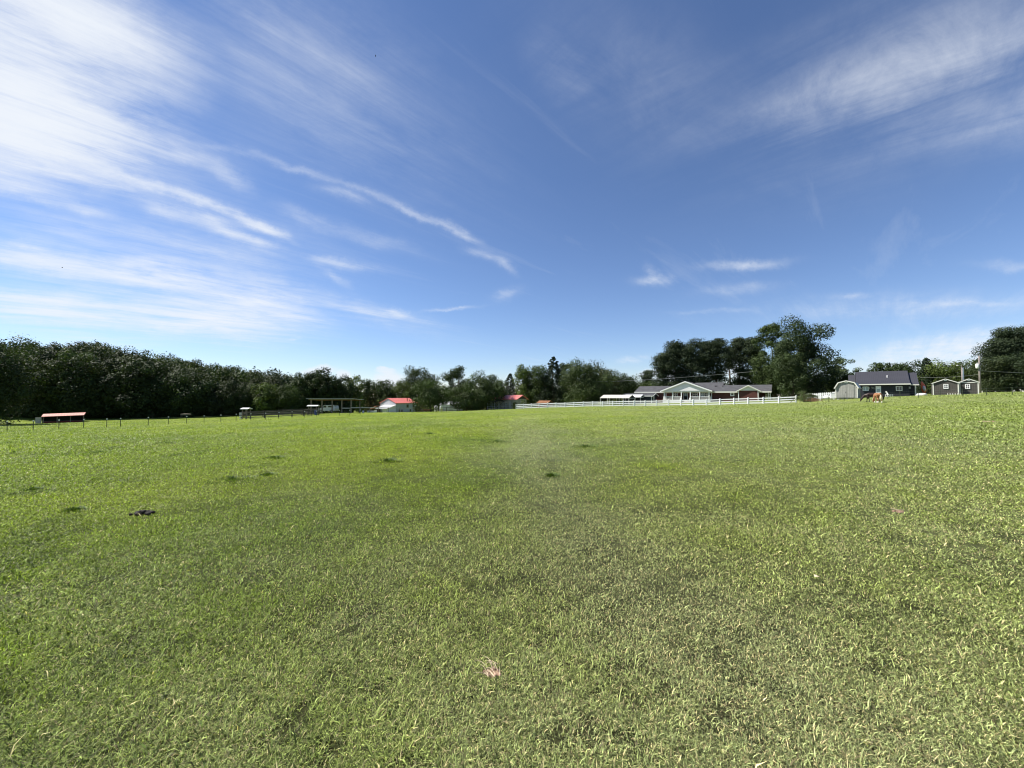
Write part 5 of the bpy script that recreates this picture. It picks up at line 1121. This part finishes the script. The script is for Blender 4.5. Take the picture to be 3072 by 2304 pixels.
def white_bin():
    Y = 74; x = ray(2500, 1185)[0]*Y; z = g1(x, Y)+.3; t = thing('plastic_bin', 'white plastic bin at the left corner of the grey shed', 'bin', (x, Y, z), R(-30)); MB().prism([(-.42, 0), (.42, 0), (.5, 1.0), (-.5, 1.0)], -.3, .3).build('body', M['white'], t, bevel=.03); MB().box(-.53, .53, -.34, .34, 1.005, 1.08).build('lid', M['trim'], t)
    Y = 76; x = ray(2478, 1185)[0]*Y; z = g1(x, Y)+.2; t = thing('propane_tank', 'small white tank lying behind the picket fence', 'tank', (x, Y-.6, z), R(-30)); MB().tube([(-.75, 0, .35), (-.65, 0, .35), (.65, 0, .35), (.75, 0, .35)], [.12, .32, .32, .12], 14).build('body', M['white'], t, True)
    m = MB(); m.box(-.45, -.37, -.2, .2, -.2, .1); m.box(.37, .45, -.2, .2, -.2, .1); m.build('foot', M['galv'], t)
white_bin()
def chair():
    Y = 79; x = ray(2670, 1185)[0]*Y; z = g1(x, Y); t = thing('lawn_chair', 'white slatted lawn chair in front of the dark house', 'chair', (x, Y, z), R(70))
    m = MB()
    for k in range(5): m.box(-.28+k*.115, -.19+k*.115, -.3, .28, .36, .39)
    m.build('seat', M['white'], t)
    m = MB()
    for k in range(5): xx = -.235+k*.115; m.bar((xx, .28, .38), (xx*1.15, .62, 1.15+.06*(2-abs(k-2))), .09, .022)
    m.build('backrest', M['white'], t)
    for sx in (-.33, .33):
        MB().box(sx-.03, sx+.03, -.32, -.24, -.1, .56).build('leg', M['white'], t); m = MB(); m.bar((sx, .2, .34), (sx, .55, -.05), .05, .06); m.build('leg', M['white'], t); MB().box(sx-.06, sx+.06, -.36, .36, .565, .59).build('armrest', M['white'], t)
    Y = 79; x = ray(2662, 1185)[0]*Y; t = thing('small_table', 'small white side table left of the lawn chair', 'table', (x, Y, g1(x, Y))); MB().box(-.22, .22, -.22, .22, .52, .56).build('table_top', M['white'], t)
    for a in (-.18, .18):
        for b in (-.18, .18): MB().box(a-.025, a+.025, b-.025, b+.025, -.1, .518).build('leg', M['white'], t)
chair()
def kayak():
    Y = 82; x = ray(2775, 1185)[0]*Y; z = g1(x, Y); t = thing('kayak', 'orange kayak standing upright against the dark trees', 'kayak', (x, Y, z), R(-20)); t.rotation_euler = (R(8), R(-12), R(-20))
    m = MB(); n = 14; pts = []; V = []; Fc = []; K = 10
    for i in range(n+1):
        s_ = i/n; wd = .42*sin(pi*min(.985, max(.015, s_)))**.6; V += [(cos(2*pi*k/K)*wd, sin(2*pi*k/K)*wd*.42+.22*(2*s_-1)**2, s_*3.0) for k in range(K)]
    for i in range(n):
        for k in range(K): a = i*K+k; b = i*K+(k+1) % K; Fc.append((a, b, b+K, a+K))
    Fc += [tuple(range(K))[::-1], tuple(n*K+k for k in range(K))]; m.poly(V, Fc); m.build('hull', M['orange'], t, True)
    m = MB(); m.tube([(0, -.15, .9), (0, -.20, 1.5), (0, -.15, 2.1)], [.10, .26, .10], 12); m.build('cockpit', M['posttip'], t, True)
    Y = 80; x = ray(2764, 1185)[0]*Y; t = thing('plastic_tub', 'pale upturned tub lying beside the orange kayak', 'tub', (x, Y, g1(x, Y)), .3); MB().tube([(0, 0, 0), (0, 0, .42), (0, 0, .5)], [.95, .7, .45], 16).build('shell', M['posttip'], t, True); MB().tube([(0, 0, .0), (0, 0, .06)], [1.0, .98], 16).build('rim', M['paleboard'], t)
kayak()
def bench():
    f = Fr(2843, 1185, 71.5, -45); t = f.root('wooden_rack', 'low wooden slatted rack standing in front of the brown sheds', 'rack'); W_ = f.lx(2881)
    m = MB(); m.box(-.1, W_+.1, -.15, .15, .34, .42); m.build('top', M['oldwood'], t)
    for k in range(6): x = W_*k/5; MB().box(x-.04, x+.04, -.13, .13, -.25, .335).build('leg', M['trim'], t)
bench()
def upole():
    Y = 84; a, b = ray(2937, 1068); x = a*Y; z = g1(x, Y); H = CAMZ+b*Y-z; t = thing('utility_pole', 'tall wooden utility pole with transformer right of the brown sheds', 'utility pole', (x, Y, z))
    MB().tube([(0, 0, -.5), (0, 0, H*.5), (0, 0, H)], [.19, .16, .12], 10).build('pole', M['pole'], t, True)
    h = CAMZ+ray(2931, 1104)[1]*Y-z; m = MB(); m.tube([(-.45, 0, h-.1), (-.45, 0, h), (-.45, 0, h+.85), (-.45, 0, h+.95)], [.2, .27, .27, .15], 14); o = m.build('transformer', M['posttip'], t, True)
    MB().box(-.22, -.13, -.04, .04, h+.1, h+.7).build('bracket', M['galv'], o)
    m = MB(); m.tube([(-.45, 0, h+.95), (-.45, 0, h+1.25)], .05, 8); m.build('insulator', M['galv'], t)
    m = MB(); m.bar((0, 0, H-.6), (.5, 0, H-.45), .05); m.tube([(.5, 0, H-.5), (.5, 0, H-.2)], .06, 8); m.build('insulator_arm', M['galv'], t)
    def cable(p, q, sag, r=.022):
        p, q = np.array(p), np.array(q); return [(p+(q-p)*s_+np.array([0, 0, -sag*4*s_*(1-s_)])) for s_ in np.linspace(0, 1, 25)]
    def wl(pts, r, label):
        m = MB(); o = pts[0]; m.tube([q-o for q in pts], r, 5); tag(m.build('power_line', M['wire'], None, loc=tuple(o)), label, 'power line', 'power lines')
    top = np.array((x, Y, z+H-.25)); wl(cable(top, (x+60, Y+30, z+H+.2), .8), .022, 'upper power line running right from the utility pole')
    lo = np.array((x, Y, CAMZ+ray(2937, 1112)[1]*Y)); wl(cable(lo, (x+60, Y+8, lo[2]-.2), .6), .03, 'lower cable running right from the utility pole in front of the evergreens')
    P = []
    for px, py, Yw in ((1700, 1147, 122), (1844, 1144, 122), (1971, 1138, 122), (2167, 1123, 121), (2290, 1112, 118)): a_, b_ = ray(px, py); P.append(np.array((a_*Yw, Yw, CAMZ+b_*Yw)))
    Q = []
    for i in range(len(P)-1):
        for s_ in np.linspace(0, 1, 8)[:-1]: Q.append(P[i]*(1-s_)+P[i+1]*s_)
    Q.append(P[-1]); wl(Q, .05, 'long power line crossing in front of the pines above the brick house')
    wl(cable(lo+np.array((0, 0, -.8)), np.array((ray(2760, 1130)[0]*95, 95, CAMZ+ray(2760, 1132)[1]*95)), .3), .02, 'thin cable from the utility pole toward the dark house')
    # lamp pole and mast behind the brown sheds
    Y = 80; a, b = ray(2884.5, 1096); x = a*Y; z = g1(x, Y); H = CAMZ+b*Y-z; t = thing('pole_lamp', 'pale lamp pole with arm reaching left behind the brown sheds', 'lamp', (x, Y, z))
    MB().tube([(0, 0, -.3), (0, 0, H)], [.10, .08], 8).build('pole', M['pole'], t, True); MB().tube([(0, 0, H-.06), (-.35, 0, H+.06), (-.75, 0, H+.02)], .04, 6).build('arm', M['galv'], t, True); MB().ball((-.85, 0, H-.02), .16, 10, 6, (1.3, .8, .6)).build('lamp_head', M['posttip'], t, True)
    Y = 80; a, b = ray(2889, 1104); x = a*Y; z = g1(x, Y); H = CAMZ+b*Y-z; m = MB(); m.tube([(0, 0, -.3), (0, 0, H)], .10, 8); m.tube([(0, 0, H), (0, 0, H+.1)], .12, 8); tag(m.build('metal_mast', M['posttip'], None, True, loc=(x, Y, z)), 'pale bare mast just right of the pole lamp', 'mast')
upole()

# ------------------------------------------------------------------ horses
def horse(name, label, x, y, rz, coat, hair, socks, seed, blaze=False):
    """faces local +x, grazing with the head at the ground; about 1.5 m at the withers"""
    z = g1(x, y)-.02; t = thing(name, label, 'horse', (x, y, z), rz)
    J = {}; ed = []
    def j(k, p, r, par=None): J[k] = (p, r); (ed.append((par, k)) if par else None)
    j('pelvis', (-.55, 0, 1.18), (.27, .30)); j('croup', (-.80, 0, 1.16), (.22, .25), 'pelvis'); j('dock', (-.97, 0, 1.08), (.11, .11), 'croup')
    j('loin', (-.22, 0, 1.12), (.28, .30), 'pelvis'); j('barrel', (.12, 0, 1.07), (.31, .33), 'loin'); j('chest', (.46, 0, 1.10), (.25, .33), 'barrel'); j('withers', (.66, 0, 1.12), (.19, .27), 'chest')
    j('neck1', (.92, 0, 1.00), (.13, .20), 'withers'); j('neck2', (1.12, .01, .74), (.11, .16), 'neck1'); j('poll', (1.27, .02, .50), (.10, .12), 'neck2')
    j('cheek', (1.33, .02, .38), (.10, .12), 'poll'); j('nose', (1.40, .02, .20), (.07, .08), 'cheek'); j('muzzle', (1.43, .02, .09), (.06, .065), 'nose')
    off = {'r': (.06, -.16), 'l': (-.14, .16)}
    for s in 'rl':
        dx, yy = off[s]
        j('sh'+s, (.60, yy, .88), (.13, .16), 'withers'); j('el'+s, (.56+dx*.4, yy, .72), (.10, .11), 'sh'+s); j('kn'+s, (.60+dx, yy, .42), (.062, .062), 'el'+s); j('ca'+s, (.60+dx*1.1, yy, .22), (.042, .042), 'kn'+s); j('fe'+s, (.60+dx*1.15, yy, .11), (.052, .052), 'ca'+s); j('ho'+s, (.64+dx*1.15, yy, .04), (.062, .062), 'fe'+s)
        d2 = -dx*.9
        j('hp'+s, (-.66, yy*1.05, .96), (.17, .20), 'pelvis'); j('st'+s, (-.56+d2*.5, yy*1.1, .76), (.12, .14), 'hp'+s); j('hk'+s, (-.86+d2, yy, .50), (.068, .075), 'st'+s); j('hc'+s, (-.80+d2, yy, .25), (.045, .045), 'hk'+s); j('hf'+s, (-.79+d2, yy, .12), (.052, .052), 'hc'+s); j('hh'+s, (-.74+d2, yy, .04), (.064, .064), 'hf'+s)
    ks = list(J); me = bpy.data.meshes.new('body'); me.from_pydata([J[k][0] for k in ks], [(ks.index(a), ks.index(b)) for a, b in ed], [])
    me.materials.append(coat); o = obj('body', me, t)
    sk = o.modifiers.new('skin', 'SKIN'); sk.use_smooth_shade = True
    for i, k in enumerate(ks): me.skin_vertices[0].data[i].radius = J[k][1]
    me.skin_vertices[0].data[0].use_root = True
    sb = o.modifiers.new('sub', 'SUBSURF'); sb.levels = 2; sb.render_levels = 2
    for s in (-.06, .08): MB().tube([(1.20, s, .53), (1.15, s*1.35, .60), (1.13, s*1.3, .67)], [.03, .035, .008], 7).build('ear', coat, t, True)
    random.seed(seed); m = MB()
    for k in range(22):
        u = k/21; base = np.array((.72, 0, 1.30))*(1-u)+np.array((1.24, .02, .62))*u; sd = -1 if k % 3 else 1
        m.tube([base, base+np.array((.03, sd*.10, -.10)), base+np.array((.0+random.uniform(-.03, .03), sd*.14, -.26))], [.03, .028, .006], 5)
    m.build('mane', hair, t, True)
    m = MB()
    for k in range(12): a = k*.52; m.tube([(-1.03, cos(a)*.02, 1.14), (-1.12, cos(a)*.05, .95), (-1.12+sin(a)*.05, cos(a)*.09, .65), (-1.10+sin(a)*.05, cos(a)*.07, .36+.05*random.random())], [.035, .055, .05, .008], 6)
    m.build('tail', hair, t, True)
    if socks:
        for s in 'rl':
            for c, f_, h in (('ca', 'fe', 'ho'), ('hc', 'hf', 'hh')):
                p, q, e = (np.array(J[n_+s][0]) for n_ in (c, f_, h)); MB().tube([p, q, (q+e)/2], [.058, .066, .072], 8).build('sock', M['sock'], t, True)
    for s in 'rl':
        for n_ in ('ho', 'hh'): p = J[n_+s][0]; MB().tube([(p[0]-.02, p[1], .085), (p[0]+.015, p[1], 0)], [.062, .08], 10).build('hoof', M['hoof'], t, True)
    if blaze: MB().tube([(1.405, .02, .42), (1.46, .02, .28), (1.485, .02, .14)], [.03, .035, .04], 6).build('blaze', M['sock'], t, True)
    return t
ya = 57.5; horse('horse', 'dark bay horse grazing with its head down to the left', ray(2619, 1185)[0]*ya, ya, R(142), M['darkhorse'], M['blackhair'], False, 1)
yb = 52.5; horse('horse', 'chestnut horse with flaxen tail and white socks grazing in front of the dark one', ray(2632, 1185)[0]*yb, yb, R(64), M['chestnut'], M['flaxen'], True, 2)

def bird(px, py, D, label, s=1.0, rz=0.3):
    a, b = ray(px, py); t = thing('bird', label, 'bird', (a*D, D, CAMZ+b*D), rz)
    MB().tube([(-.28*s, 0, 0), (-.1*s, 0, 0), (.12*s, 0, 0), (.24*s, 0, .01)], [.02*s, .07*s, .07*s, .015*s], 8).build('body', M['blackhair'], t, True)
    for q in (-1, 1):
        o = MB().poly([(.10*s, q*.04, .02), (-.12*s, q*.04, .02), (-.16*s, q*.35*s, .14*s), (-.08*s, q*.62*s, .08*s), (.06*s, q*.36*s, .15*s)], [(0, 1, 2, 4), (4, 2, 3)]).build('wing', M['blackhair'], t); sm = o.modifiers.new('s', 'SOLIDIFY'); sm.thickness = .01
bird(1127, 168, 110, 'tiny dark bird high in the clear blue sky', .7)
bird(187, 803, 150, 'tiny dark bird in front of the low clouds at left', .9, 1.2)
